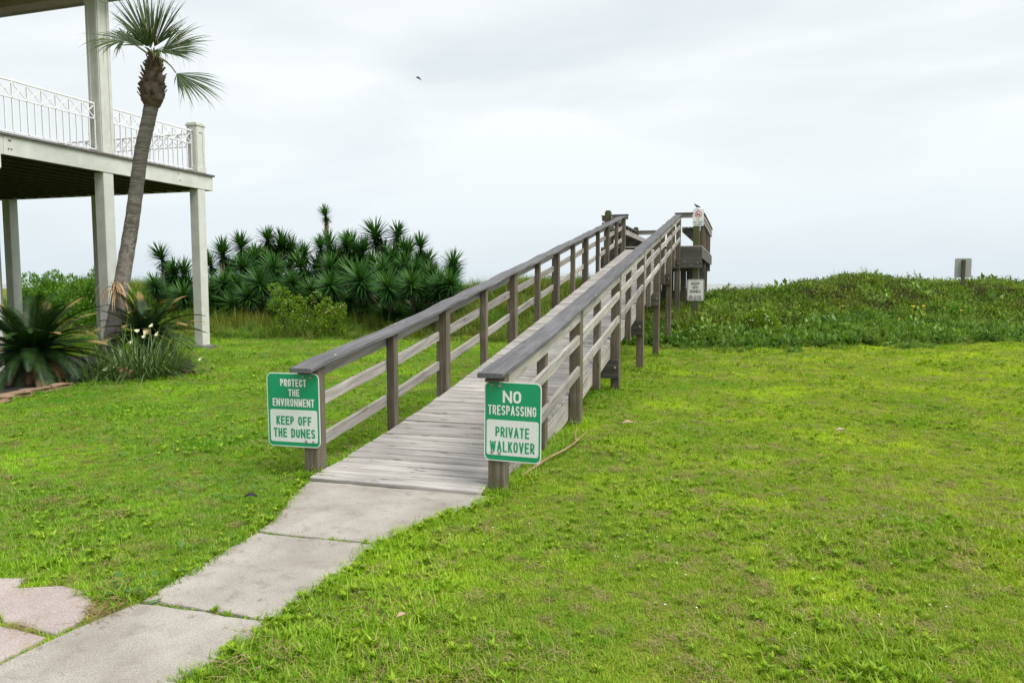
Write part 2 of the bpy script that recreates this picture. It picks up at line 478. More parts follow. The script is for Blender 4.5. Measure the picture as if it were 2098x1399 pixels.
M['mulch'] = plain('dark_mulch', (0.008, 0.007, 0.007), (0.03, 0.026, 0.024), 40, 0.95, 0.01, extra=(60, 0.68, 0.72, (0.25, 0.22, 0.2), 0.4))

def sea_mat():
    m, N, L = newmat('sea_water')
    ge = N.new('ShaderNodeNewGeometry')
    mp = N.new('ShaderNodeMapping'); mp.inputs['Scale'].default_value = (0.05, 0.35, 1); L.new(ge.outputs['Position'], mp.inputs[0])
    n = noise_tex(N, L, mp.outputs[0], 1.0, 5.0, 0.6)
    col = ramp(N, L, n.outputs['Fac'], [(0.42, (0.19, 0.215, 0.205)), (0.60, (0.27, 0.285, 0.265)), (0.70, (0.50, 0.52, 0.50))]).outputs['Color']
    principled(N, L, col, 0.35, n.outputs['Fac'], 0.3, 0.5, 0.5)
    return m
M['sea'] = sea_mat()

# ------------------------------------------------------------------ the ground, one sheet
def sstep(a, b, x):
    t = min(1.0, max(0.0, (x - a) / (b - a))); return t * t * (3 - 2 * t)
TOE = [(-60, 17.5), (-20, 17.6), (-14.5, 17.9), (-12, 18.2), (-8.4, 19.3), (-5, 18.9), (-2.5, 18.9), (0, 18.7), (3.4, 20.8), (7.6, 23.6), (14, 26), (60, 28)]
def toe(x):
    return float(np.interp(x, [t[0] for t in TOE], [t[1] for t in TOE]))
def height(x, y):
    t = toe(x)
    h = 0.015 * noise.noise((x * 0.5, y * 0.5, 0.0))
    if y > t - 0.5:
        amp = 1.34 + 0.10 * noise.noise((x * 0.25, 3.1, 0))
        amp -= 0.32 * math.exp(-((x - 0.2) / 1.5) ** 2)
        amp += 0.24 * math.exp(-((x - 4.0) / 2.2) ** 2) + 0.10 * math.exp(-((x + 6.5) / 2.5) ** 2)
        up = sstep(t - 0.4, t + 6.2, y) * 0.55 + 0.45 * min(1.0, max(0.0, (y - t) / 5.0))
        dn = sstep(t + 6.8, t + 11.5, y)
        bump = (0.20 * noise.noise((x * 0.45, y * 0.45, 2.0)) + 0.14 * noise.noise((x * 1.3, y * 1.3, 5.0))) * sstep(t, t + 2.0, y)
        h = h * (1 - up) + amp * up * (1 - 0.8 * dn) + bump * (1 - 0.6 * dn)
        h -= 0.55 * math.exp(-((x + 2.4) / 1.5) ** 4) * sstep(20.5, 22.5, y) * (1 - sstep(25.5, 27.5, y))
        h -= 2.6 * sstep(t + 12.0, t + 40.0, y)
    return h
xs = np.concatenate([[-4000, -1500, -500, -200, -100, -60, -45, -36], np.arange(-30, 22.01, 0.4), [26, 32, 40, 60, 100, 200, 500, 1500, 4000]])
ys = np.concatenate([[-3000, -800, -200, -60, -20, -8, -3], np.arange(0, 33.01, 0.4), [35, 38, 42, 46, 52, 60, 72, 90]])
V = [(x, y, height(max(-55, min(55, x)), y)) for y in ys for x in xs]
nx = len(xs)
Fc = [(j * nx + i, j * nx + i + 1, (j + 1) * nx + i + 1, (j + 1) * nx + i) for j in range(len(ys) - 1) for i in range(nx - 1)]
ground = structure(mesh_obj('ground', mesh_from('ground', V, Fc, True), M['ground']))
tag(ground, 'lawn ground rising into low dunes and falling to the beach')

sx = np.concatenate([[-9000, -3000, -1000, -400], np.arange(-200, 201, 25), [400, 1000, 3000, 9000]])
sy = np.array([46, 55, 70, 90, 120, 200, 400, 900, 2000, 5000, 12000])
V = [(x, y, -1.15) for y in sy for x in sx]; nx = len(sx)
Fc = [(j * nx + i, j * nx + i + 1, (j + 1) * nx + i + 1, (j + 1) * nx + i) for j in range(len(sy) - 1) for i in range(nx - 1)]
sea = structure(mesh_obj('sea', mesh_from('sea', V, Fc, True), M['sea']))
tag(sea, 'pale grey sea along the horizon behind the dunes')

# ------------------------------------------------------------------ concrete path and flagstones
def slab_mesh(name, poly, z0, z1, wob=0.012, bev=0.008):
    pts = []
    n = len(poly)
    for i in range(n):
        a, b = Vector(poly[i]), Vector(poly[(i + 1) % n])
        k = max(1, int((b - a).length / 0.12))
        for j in range(k):
            p = a.lerp(b, j / k)
            pts.append(p + Vector((random.uniform(-wob, wob), random.uniform(-wob, wob))) * (1 if j else 0.3))
    bm = bmesh.new()
    vs = [bm.verts.new((p.x, p.y, z0)) for p in pts]
    f = bm.faces.new(vs)
    if f.normal.z < 0: f.normal_flip()
    r = bmesh.ops.extrude_face_region(bm, geom=[f])
    top = [v for v in r['geom'] if isinstance(v, bmesh.types.BMVert)]
    for v in top: v.co.z = z1
    bmesh.ops.recalc_face_normals(bm, faces=bm.faces)
    te = [e for e in bm.edges if all(abs(v.co.z - z1) < 1e-6 for v in e.verts)]
    bmesh.ops.bevel(bm, geom=te, offset=bev, segments=2, affect='EDGES', profile=0.5)
    return bm_mesh(name, bm)

SLABS = [[(-3.27, 5.04), (-3.20, 4.75), (-3.06, 4.40), (-2.94, 4.08), (-2.92, 3.90), (-2.07, 3.925), (-2.04, 4.15), (-1.93, 4.50), (-1.80, 4.80), (-1.70, 5.08)],
         [(-2.915, 3.875), (-2.82, 2.845), (-2.07, 2.865), (-2.075, 3.90)],
         [(-2.82, 2.815), (-2.90, 2.35), (-2.92, 1.30), (-2.10, 1.30), (-2.075, 2.84)]]
path = structure(empty('path', (0, 0, 0))); tag(path, 'grey concrete slab path leading to the boardwalk')
for p in SLABS:
    mesh_obj('slab', slab_mesh('slab', p, -0.06, 0.022), M['concrete'], path)
FLAGS = [[(-3.44, 2.56), (-3.66, 2.50), (-3.95, 2.60), (-3.80, 2.72), (-3.55, 2.80), (-3.38, 2.88), (-3.16, 2.86), (-3.02, 2.74), (-2.94, 2.60), (-2.945, 2.46), (-3.28, 2.48)],
         [(-3.27, 2.44), (-2.955, 2.42), (-2.95, 1.60), (-3.50, 1.70), (-3.55, 2.30)],
         [(-3.85, 2.84), (-3.66, 2.90), (-3.60, 2.80), (-3.66, 2.735), (-3.95, 2.68), (-4.2, 2.75), (-4.1, 2.95)]]
flagpath = structure(empty('flagstone_path', (0, 0, 0))); tag(flagpath, 'pinkish flagstones beside the concrete path')
for p in FLAGS:
    mesh_obj('flagstone', slab_mesh('flagstone', p, -0.05, 0.016, 0.008, 0.01), M['flag'], flagpath)

# ------------------------------------------------------------------ boardwalk
SP = 2.78
PY = [5.2 + SP * k for k in range(7)]
def deck_z(y):
    s = 0.165
    z = s * (y - 5.8)
    # the first boards lie almost flat on the ground
    k = 0.22
    return 0.045 + k * math.log(1 + math.exp(z / k)) * 1.0 - k * math.log(1 + math.exp(s * (5.0 - 5.8) / k)) if y < 7.2 else z + 0.045 - k * math.log(1 + math.exp(s * (5.0 - 5.8) / k)) + k * math.log(1 + math.exp(-z / k))
def dz(y): return deck_z(y) - 0.0
XR_in, XR_out = -1.81, -1.68
XL_in, XL_out = -3.285, -3.415
SL = math.atan(0.165)
bw = empty('boardwalk', (-2.55, 5.2, 0))
tag(bw, 'weathered timber boardwalk ramping up over the dunes to a railed platform', 'boardwalk')
B0 = (-2.55, 5.2, 0)
def rel(x, y, z): return (x - B0[0], y - B0[1], z - B0[2])

# planks, six cut shapes shared out
pl_meshes = [bevel_box('plank', 1.466, 0.1335, 0.036, 0.007, wob=0.006, seg=6) for _ in range(6)]
y = 5.06
i = 0
while y < 21.86:
    s = (dz(y + 0.1) - dz(y)) / 0.1
    a = math.atan(s)
    o = mesh_obj('plank', pl_meshes[i % 6], M['plank'], bw, rel(-2.548 + random.uniform(-0.006, 0.006), y + 0.07, dz(y + 0.07) - 0.018 + random.uniform(-0.002, 0.002)))
    o.rotation_euler = (a + random.uniform(-0.006, 0.006), random.uniform(-0.003, 0.003), random.uniform(-0.004, 0.004) + (math.pi if i % 2 else 0))
    if i % 2: o.rotation_euler[0] = -o.rotation_euler[0]
    y += 0.1475 * math.cos(a); i += 1

def sloped_board(name, x0, x1, ya, yb, zoff_lo, zoff_hi, mat, wob=0.010, ends=0.0, nseg=8, zf=None):
    """board that follows the ramp between ya and yb, its faces plumb; zoff measured from the deck line"""
    zf = zf or dz
    bm = bmesh.new()
    rings = []
    off = random.uniform(0, 99)
    b = 0.005
    for k in range(nseg + 1):
        yy = ya + (yb - ya) * k / nseg
        w = wob * noise.noise((off + k * 0.45, 0, 0)); wx = wob * 0.6 * noise.noise((off + 31 + k * 0.45, 0, 0))
        z0, z1 = zf(yy) + zoff_lo + w, zf(yy) + zoff_hi + w
        prof = [(x0 + b, z0), (x1 - b, z0), (x1, z0 + b), (x1, z1 - b), (x1 - b, z1), (x0 + b, z1), (x0, z1 - b), (x0, z0 + b)]
        ym = (ya + yb) / 2; xm = (x0 + x1) / 2; zm = zf(ym)
        rings.append([bm.verts.new((px + wx - xm, yy - ym, pz - zm)) for px, pz in prof])
    for k in range(nseg):
        for j in range(8):
            bm.faces.new((rings[k][j], rings[k][(j + 1) % 8], rings[k + 1][(j + 1) % 8], rings[k + 1][j]))
    bm.faces.new(rings[0][::-1]); bm.faces.new(rings[-1])
    bmesh.ops.recalc_face_normals(bm, faces=bm.faces)
    return mesh_obj(name, bm_mesh(name, bm), mat, bw, rel((x0 + x1) / 2, (ya + yb) / 2, zf((ya + yb) / 2)))

def top_z(y): return float(np.interp(y, [5.0, 6.6, 8.0, 21.9], [0.890, 1.095, 1.308, 3.565]))
for side in (-1, 1):
    xin, xout = (XR_in, XR_out) if side > 0 else (XL_in, XL_out)
    lo, hi = min(xin, xout), max(xin, xout)
    for k, yy in enumerate(PY):
        wid = 0.13
        zb = -0.25 if yy < 18 else height((lo + hi) / 2, yy) - 0.25
        jx = random.uniform(-0.004, 0.004)
        p = box_part('post', (lo + jx, yy, zb), (hi + jx, yy + wid, top_z(yy + 0.06)), M['post'], bw, 0.006, base=B0)
        p.rotation_euler = (random.uniform(-0.006, 0.006), random.uniform(-0.006, 0.006), random.uniform(-0.02, 0.02))
        if k < 6:                              # the thinner post between two main ones, bolted to the joist
            ym = yy + SP / 2 + 0.02
            t0, t1 = (xin, xin + 0.088) if side > 0 else (xin - 0.088, xin)
            box_part('baluster_post', (t0, ym, dz(ym) - 0.33), (t1, ym + 0.088, top_z(ym + 0.04)), M['post'], bw, 0.005, base=B0)
            # rails and fascia let in between the main posts, flush outside
            r0, r1 = (xout - 0.040, xout - 0.002) if side > 0 else (xout + 0.002, xout + 0.040)
            ya, yb = yy + wid + 0.003, yy + SP - 0.003
            sh = 0.03 if side < 0 else 0.0
            tz = lambda q: top_z(q)
            sloped_board('guard_rail', r0, r1, ya, yb, -0.375, -0.27, M['raily_s'], zf=tz)
            sloped_board('guard_rail', r0, r1, ya, yb, -0.725, -0.62, M['raily_s'], zf=tz)
            sloped_board('fascia_board', r0, r1, ya, yb, -0.125, -0.004, M['raily_s'], 0.004, zf=tz)
        if k > 0:                              # cross beams gripping the posts, seen with their bolts
            zt = dz(yy) - 0.285
            if zt > 0.02:
                if side > 0:
                    for (b0, b1) in ((yy - 0.045, yy - 0.004), (yy + wid + 0.004, yy + wid + 0.045)):
                        bo = box_part('cross_beam', (XL_out + 0.002, b0, max(zt - 0.285, -0.08)), (XR_out - 0.002, b1, zt), M['beam'], bw, 0.005, base=B0)
                        if b0 < yy:
                            for bx in (XR_in + 0.07, XL_in - 0.07):
                                bmv, bmf = tube([(0, 0.0, 0), (0, -0.014, 0)], [0.019, 0.016], 8)
                                mesh_obj('bolt', mesh_from('bolt', bmv, bmf), M['bolt'], bo, (bx - (XL_out + XR_out) / 2, -0.0205, 0.02))
    # joists under the deck edge
    s0, s1 = (xin - 0.045, xin - 0.004) if side > 0 else (xin + 0.004, xin + 0.045)
    for k in range(6):
        ya = max(PY[k], 5.25); yb = PY[k + 1] - 0.002
        sloped_board('joist', s0, s1, ya, yb, -0.275, -0.038, M['raily_s'], 0.003)
    # rail caps, warped boards spliced over the posts
    cuts = [5.08, 8.05 + 0.35 * (side > 0), 11.2, 16.4, 19.3, 21.98] if side > 0 else [5.06, 8.6, 12.6, 16.4, 19.2, 21.98]
    c0, c1 = (XR_in - 0.035, XR_out + 0.035) if side > 0 else (XL_out - 0.035, XL_in + 0.035)
    for a, b in zip(cuts[:-1], cuts[1:]):
        sloped_board('rail_cap', c0, c1, a, b - 0.003, 0.003, 0.039, M['capy_s'], 0.024, nseg=12, zf=lambda q: top_z(q) )
    box_part('cap_block', (min(xin, xout) + 0.012, 5.105, 0.872), (max(xin, xout) - 0.012, 5.196, 0.896), M['beam'], bw, 0.003, base=B0)
joist_mid = sloped_board('joist', -2.57, -2.53, 5.4, 21.7, -0.275, -0.038, M['beamy'], 0.002)

# ---- the platform at the top
PX0, PX1, PYa, PYb, PZ = -4.03, -1.07, 22.03, 29.4, 2.70
y = PYa - 0.02
pm = [bevel_box('plank', PX1 - PX0 - 0.01, 0.139, 0.036, 0.004, wob=0.004, seg=4) for _ in range(3)]
i = 0
while y < PYb - 0.1:
    mesh_obj('plank', pm[i % 3], M['plank'], bw, rel((PX0 + PX1) / 2, y + 0.07, PZ - 0.018))
    y += 0.146; i += 1
for x0, x1 in ((PX0, PX0 + 0.04), (PX1 - 0.04, PX1)):
    box_part('side_fascia', (x0, PYa + 0.003, PZ - 0.37), (x1, PYb, PZ - 0.04), M['beamy'], bw, 0.005, 0.02, 12, base=B0)
for (xa, xb) in ((PX0 + 0.002, -3.42), (-1.675, PX1 - 0.002)):
    box_part('front_fascia', (xa, PYa - 0.045, PZ - 0.345), (xb, PYa - 0.004, PZ - 0.045), M['beam'], bw, 0.005, base=B0)
    box_part('cross_beam', (xa, PYa - 0.10, PZ - 0.64), (xb, PYa - 0.05, PZ - 0.35), M['beam'], bw, 0.005, base=B0)
    for bx in (xa + 0.12, xb - 0.12, xb - 0.30):
        vv, ff = tube([(0, 0, 0), (0, -0.014, 0)], [0.02, 0.017], 8)
        mesh_obj('bolt', mesh_from('bolt', vv, ff), M['bolt'], bw, rel(bx, PYa - 0.10, PZ - 0.50 + random.uniform(-0.08, 0.08)))
for yy in (23.5, 25.5, 27.5, 29.3):
    box_part('cross_beam', (PX0 + 0.05, yy, PZ - 0.62), (PX1 - 0.05, yy + 0.05, PZ - 0.34), M['beam'], bw, 0.004, base=B0)
for xx in np.linspace(PX0 + 0.1, PX1 - 0.1, 7):
    box_part('joist', (xx - 0.02, PYa + 0.003, PZ - 0.335), (xx + 0.02, PYb - 0.05, PZ - 0.04), M['beamy'], bw, 0.003, base=B0)
# dark boards added to stand in for the deep shade under the platform
sk = bevel_box('shade_filler_board', 0.19, 0.03, 1.75, 0.004)
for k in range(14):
    mesh_obj('shade_filler_board', sk, M['beam'], bw, rel(PX0 + 0.18 + k * 0.203, 25.2 + random.uniform(-0.006, 0.006), PZ - 0.345 - 0.875), (0, random.uniform(-0.01, 0.01), 0))
def capped_post(x, y, z0, z1, w=0.18, mat='gpost'):
    bm = bmesh.new()
    bmesh.ops.create_cube(bm, size=1.0)
    bmesh.ops.scale(bm, vec=(w, w, z1 - z0), verts=bm.verts)
    bmesh.ops.translate(bm, vec=(0, 0, -(z1 - z0) / 2), verts=bm.verts)
    bmesh.ops.bevel(bm, geom=[e for e in bm.edges if abs(e.verts[0].co.z - e.verts[1].co.z) > 0.1], offset=0.008, segments=1, affect='EDGES')
    bmesh.ops.bevel(bm, geom=[e for e in bm.edges if all(v.co.z > -1e-5 for v in e.verts)], offset=0.04, segments=2, affect='EDGES')
    return mesh_obj('corner_post', bm_mesh('corner_post', bm), M[mat], bw, rel(x, y, z1))
for (x, y, zt) in ((-1.245, 22.03, 3.76), (-3.85, 22.10, 3.80), (-1.30, 29.0, 3.74), (-3.93, 28.9, 3.80)):
    capped_post(x, y + 0.1, height(x, y) - 0.3, zt)
for (x, y) in ((-1.10 - 0.09, 25.3), (-3.9, 25.3)):
    box_part('platform_post', (x - 0.07, y, height(x, y) - 0.3), (x + 0.07, y + 0.14, PZ + 0.9), M['post'], bw, 0.006, base=B0)
# level railings round the platform
for sgn, xr in ((1, -1.115), (-1, -3.985)):
    box_part('rail_cap', (xr - 0.09, 22.23, PZ + 0.925), (xr + 0.09, 28.95, PZ + 0.963), M['capy'], bw, 0.004, 0.012, 10, base=B0)
    xo = xr + 0.045 * sgn
    for zlo in (0.80, 0.66):
        box_part('guard_rail', (xo - 0.019, 22.24, PZ + zlo), (xo + 0.019, 28.9, PZ + zlo + 0.105), M['raily'], bw, 0.004, 0.01, 10, base=B0)
    for yy in (22.9, 23.6, 24.4, 26.1, 26.9, 27.7, 28.4):
        box_part('rail_post', (xr - 0.065 , yy, PZ - 0.3), (xr + 0.022, yy + 0.088, PZ + 0.922), M['post'], bw, 0.005, base=B0) if sgn > 0 else \
        box_part('rail_post', (xr - 0.022 , yy, PZ - 0.3), (xr + 0.065, yy + 0.088, PZ + 0.922), M['post'], bw, 0.005, base=B0)
    # bench along the rail: seat boards, front edge board, tapered brackets
    s = -sgn
    for q in range(3):
        a = xr + s * (0.12 + 0.13 * q); b = a + s * 0.12
        box_part('bench_seat_board', (min(a, b), 22.35, PZ + 0.53), (max(a, b), 28.6, PZ + 0.57), M['raily'], bw, 0.005, 0.008, 8, base=B0)
    a = xr + s * 0.525; b = a + s * 0.04
    box_part('bench_edge_board', (min(a, b), 22.36, PZ + 0.42), (max(a, b), 28.6, PZ + 0.575), M['raily'], bw, 0.005, 0.008, 8, base=B0)
    for yy in (22.40, 24.1, 25.9, 27.6):
        prof = [(0.09, 0.002), (0.20, 0.002), (0.30, 0.28), (0.50, 0.40), (0.52, 0.52), (0.09, 0.525)]
        Vv = [(s * px, d, pz) for d in (0, 0.045) for px, pz in prof]
        n = len(prof)
        Ff = [tuple(range(n)), tuple(range(2 * n - 1, n - 1, -1))] + [(j, j + n, (j + 1) % n + n, (j + 1) % n) for j in range(n)]
        bo = mesh_obj('bench_bracket', mesh_from('bench_bracket', Vv, Ff), M['beam'], bw, rel(xr, yy, PZ))
        bm = bmesh.new(); bm.from_mesh(bo.data); bmesh.ops.recalc_face_normals(bm, faces=bm.faces); bm.to_mesh(bo.data); bm.free()
# short level rails joining ramp and platform
for (xa, xb) in ((-1.87, -1.335), (-3.76, -3.22)):
    box_part('rail_cap', (xa, 22.005, PZ + 0.925), (xb, 22.15, PZ + 0.963), M['capx'], bw, 0.004, base=B0)
    box_part('fascia_board', (xa + 0.05, 22.03, PZ + 0.81), (xb - 0.004, 22.07, PZ + 0.92), M['railx'], bw, 0.004, base=B0)
box_part('rail_cap', (-3.84, 28.93, PZ + 0.925), (-3.02, 29.09, PZ + 0.963), M['capx'], bw, 0.004, base=B0)
box_part('fascia_board', (-3.835, 28.97, PZ + 0.80), (-3.12, 29.01, PZ + 0.92), M['railx'], bw, 0.004, base=B0)
box_part('rail_post', (-3.16, 28.95, PZ), (-3.03, 29.08, PZ + 0.922), M['post'], bw, 0.005, base=B0)

# ------------------------------------------------------------------ signs
def rounded_rect(w, h, r, n=5):
    pts = []
    for cx, cz, a0 in ((w / 2 - r, h / 2 - r, 0), (-w / 2 + r, h / 2 - r, 90), (-w / 2 + r, -h / 2 + r, 180), (w / 2 - r, -h / 2 + r, 270)):
        for k in range(n + 1):
            a = R(a0 + 90 * k / n); pts.append((cx + r * math.cos(a), cz + r * math.sin(a)))
    return pts
def sheet(name, pts, y0, y1, mat, parent):
    """a plate in the XZ plane between y0 (front, towards -Y) and y1"""
    n = len(pts)
    V = [(x, y0, z) for x, z in pts] + [(x, y1, z) for x, z in pts]
    F = [tuple(range(n)), tuple(range(2 * n - 1, n - 1, -1))] + [(j, j + n, (j + 1) % n + n, (j + 1) % n) for j in range(n)]
    me = mesh_from(name, V, F)
    bm = bmesh.new(); bm.from_mesh(me); bmesh.ops.recalc_face_normals(bm, faces=bm.faces); bm.to_mesh(me); bm.free()
    return mesh_obj(name, me, mat, parent)
def arc(cx_, cz_, rx, rz, a0, a1, n=10):
    return [(cx_ + rx * math.cos(R(a0 + (a1 - a0) * k / n)), cz_ + rz * math.sin(R(a0 + (a1 - a0) * k / n))) for k in range(n + 1)]
_S = arc(.5, .745, .5, .255, 12, 262) + arc(.5, .245, .5, .245, 82, -168)
_P = [(0, 0), (0, 1), (.5, 1)] + arc(.5, .735, .5, .265, 90, -90) + [(0, .47)]
_O = [(0, .3), (0, .7)] + arc(.5, .7, .5, .3, 180, 0) + [(1, .3)] + arc(.5, .3, .5, .3, 0, -180)
_C = [(1, .66)] + arc(.5, .7, .5, .3, 0, 180) + arc(.5, .3, .5, .3, 180, 360) + [(1, .34)]
GLYPH = {'A': [[(0, 0), (.5, 1)], [(.5, 1), (1, 0)], [(.2, .3), (.8, .3)]], 'C': [_C], 'D': [[(0, 0), (0, 1), (.4, 1)] + arc(.4, .68, .6, .32, 90, 0) + arc(.4, .32, .6, .32, 0, -90) + [(0, 0), (0, .1)]],
  'E': [[(1, 1), (0, 1), (0, 0), (1, 0)], [(0, .52), (.82, .52)]], 'F': [[(1, 1), (0, 1), (0, 0)], [(0, .5), (.82, .5)]], 'G': [_C[:-1] + [(1, .46), (.55, .46)]],
  'H': [[(0, 0), (0, 1)], [(1, 0), (1, 1)], [(0, .52), (1, .52)]], 'I': [[(0, 0), (0, 1)]], 'K': [[(0, 0), (0, 1)], [(1, 1), (0, .36)], [(.34, .57), (1, 0)]], 'L': [[(0, 1), (0, 0), (1, 0)]],
  'M': [[(0, 0), (0, 1)], [(0, 1.0), (.5, .15)], [(.5, .15), (1, 1.0)], [(1, 0), (1, 1)]], 'N': [[(0, 0), (0, 1)], [(0, 1), (1, 0)], [(1, 0), (1, 1)]], 'O': [_O], '0': [_O], 'P': [_P], 'R': [_P, [(.5, .47), (1, 0)]], 'S': [_S],
  'T': [[(0, 1), (1, 1)], [(.5, 1), (.5, 0)]], 'U': [[(0, 1)] + arc(.5, .3, .5, .3, 180, 360) + [(1, 1)]], 'V': [[(0, 1), (.5, 0)], [(.5, 0), (1, 1)]], 'W': [[(0, 1), (.25, 0)], [(.25, 0), (.5, .95)], [(.5, .95), (.75, 0)], [(.75, 0), (1, 1)]],
  '2': [arc(.5, .72, .5, .28, 165, -38) + [(0, 0), (1, 0)]], '4': [[(.75, 0), (.75, 1), (0, .28), (1, .28)]], '5': [[(.95, 1), (.1, 1), (.05, .52)] + arc(.48, .33, .52, .33, 130, -155)],
  '6': [[(.95, .8)] + arc(.5, .7, .5, .3, 30, 180) + arc(.5, .3, .5, .3, 180, -180)], '$': [_S, [(.5, 1.12), (.5, -.12)]], '.': [[(.5, 0), (.5, .1)]], '-': [[(.05, .5), (.95, .5)]]}
GW = {'I': 0.0, 'M': .74, 'W': .95, 'V': .66, '.': .12, '-': .4, ' ': .2, 'N': .72, 'A': .66, 'O': .58}
def lettering(text, x0, x1, z0, z1, yy, mat, parent, stroke=0.16):
    hgt = z1 - z0; sw = stroke * hgt; gap = 0.10 * hgt + sw
    wid = [GW.get(c, .55) * hgt for c in text]
    k = (x1 - x0 - sw - gap * (len(text) - 1)) / sum(wid)
    if k < 0.45: gap *= 0.75; k = (x1 - x0 - sw - gap * (len(text) - 1)) / sum(wid)
    x = x0 + sw / 2; V, F = [], []; lay = 0
    for c, w_ in zip(text, wid):
        w_ *= k
        for pl in GLYPH.get(c, []):
            pts = [Vector((x + px_ * w_, z0 + sw / 2 + pz_ * (hgt - sw))) for px_, pz_ in pl]
            pts = [p for i, p in enumerate(pts) if i == 0 or (p - pts[i - 1]).length > 1e-6]
            lay += 1; n = len(pts); base = len(V); y_ = yy - 0.00005 * (lay % 4)
            for i, p in enumerate(pts):
                d0 = (pts[i] - pts[i - 1]).normalized() if i else (pts[1] - pts[0]).normalized()
                d1 = (pts[i + 1] - pts[i]).normalized() if i < n - 1 else d0
                t = d0 + d1
                t = t.normalized() if t.length > 1e-4 else d0
                nrm = Vector((-t.y, t.x)); cs = max(0.42, abs(t.dot(d0)))
                e = 0.0
                q = p - d0 * sw * 0.5 if i == 0 else (p + d1 * sw * 0.5 if i == n - 1 else p)
                if c in 'OCGSPRDU06$52' and len(pl) > 8: q = p
                o_ = nrm * (sw / 2 / cs)
                V += [(q.x - o_.x, y_, q.y - o_.y), (q.x + o_.x, y_, q.y + o_.y)]
            F += [(base + 2 * i, base + 2 * i + 2, base + 2 * i + 3, base + 2 * i + 1) for i in range(n - 1)]
        x += w_ + gap
    return mesh_obj('lettering', mesh_from('lettering', V, F), mat, parent)
def disc(name, x, z, r, y0, y1, mat, parent, n=14):
    o = sheet(name, [(r * math.cos(2 * math.pi * k / n), r * math.sin(2 * math.pi * k / n)) for k in range(n)], y0, y1, mat, parent)
    o.location = (x, 0, z); return o
def sign_thing(name, label, loc, w, h, face, lines, bolts, tilt=0.0, white_box=None, border=None, backface='steel'):
    s = empty(name, loc); s.rotation_euler = (0, tilt, 0); tag(s, label, 'sign')
    sheet('panel', rounded_rect(w, h, 0.045 * w / 0.45), 0.0, 0.003, M['letter_white' if face == 'green' else 'letter_white'], s)
    if face == 'green':
        e = 0.008
        sheet('green_face', rounded_rect(w - 2 * e, h - 2 * e, 0.038), -0.0012, -0.0002, M['green'], s)
        if white_box:
            x0, x1, z0, z1 = white_box
            pr = rounded_rect(x1 - x0, z1 - z0, 0.018)
            q = sheet('white_field', pr, -0.0024, -0.0014, M['crackle'], s); q.location = ((x0 + x1) / 2, 0, (z0 + z1) / 2)
    if border:
        r_o = rounded_rect(w - 0.028, h - 0.028, 0.032); r_i = rounded_rect(w - 0.05, h - 0.05, 0.025)
        n = len(r_o)
        V = [(x, -0.001, z) for x, z in r_o] + [(x, -0.001, z) for x, z in r_i]
        mesh_obj('border_line', mesh_from('border_line', V, [(j, (j + 1) % n, (j + 1) % n + n, j + n) for j in range(n)]), M[border], s)
    for (t, x0, x1, z0, z1, mt, bd) in lines:
        lettering(t, x0, x1, z0, z1, -0.0032, M[mt], s, bd)
    for (x, z, r) in bolts:
        b = disc('bolt', x, z, r, -0.009, -0.0005, M['bolt'], s)
    return s
# the left sign: pixel box 320 x 449 of its close-up -> 0.50 x 0.625 m
def frac_lines(box, w, h, rows):
    X0, Z0, X1, Z1 = box
    f = []
    for (t, x0, x1, y0, y1, mt, bd) in rows:
        g = lambda v: (v - X0) / (X1 - X0) * w - w / 2
        k = lambda v: h / 2 - (v - Z0) / (Z1 - Z0) * h
        f.append((t, g(x0), g(x1), k(y1), k(y0), mt, bd))
    return f
def frac_pt(box, w, h, pts, r):
    X0, Z0, X1, Z1 = box
    return [((x - X0) / (X1 - X0) * w - w / 2, h / 2 - (y - Z0) / (Z1 - Z0) * h, r) for x, y in pts]
w, h = 0.497, 0.615
bx = (68, 183, 388, 632)
rows = [('PROTECT', 153, 312, 219, 266, 'letter_white', 0.19), ('THE', 202, 270, 280, 324, 'letter_white', 0.19), ('ENVIRONMENT', 103, 357, 338, 386, 'letter_white', 0.165),
        ('KEEP OFF', 122, 338, 445, 500, 'green', 0.19), ('THE DUNES', 103, 358, 520, 576, 'green', 0.19)]
sign_thing('protect_environment_sign', 'green sign saying protect the environment, keep off the dunes, on the left front post',
           (-3.503, 5.185, 0.5605), w, h, 'green', frac_lines(bx, w, h, rows), frac_pt(bx, w, h, [(297, 205), (340, 208), (303, 594), (347, 597)], 0.012),
           R(-0.6), (-w / 2 + 0.026, w / 2 - 0.024, -h / 2 + 0.04, -h / 2 + 0.31))
w, h = 0.448, 0.605
bx = (1378, 240, 1720, 722)
rows = [('NO', 1490, 1600, 293, 366, 'letter_white', 0.19), ('TRESPASSING', 1402, 1690, 382, 441, 'letter_white', 0.135),
        ('PRIVATE', 1447, 1650, 512, 576, 'green', 0.15), ('WALKOVER', 1413, 1682, 600, 666, 'green', 0.15)]
sign_thing('no_trespassing_sign', 'green and white no trespassing sign for the private walkover, on right post',
           (-1.606, 5.185, 0.5655), w, h, 'green', frac_lines(bx, w, h, rows), frac_pt(bx, w, h, [(1425, 262), (1472, 265), (1427, 670), (1472, 674)], 0.012),
           R(0.5), (-w / 2 + 0.02, w / 2 - 0.02, -h / 2 + 0.045, -h / 2 + 0.315))
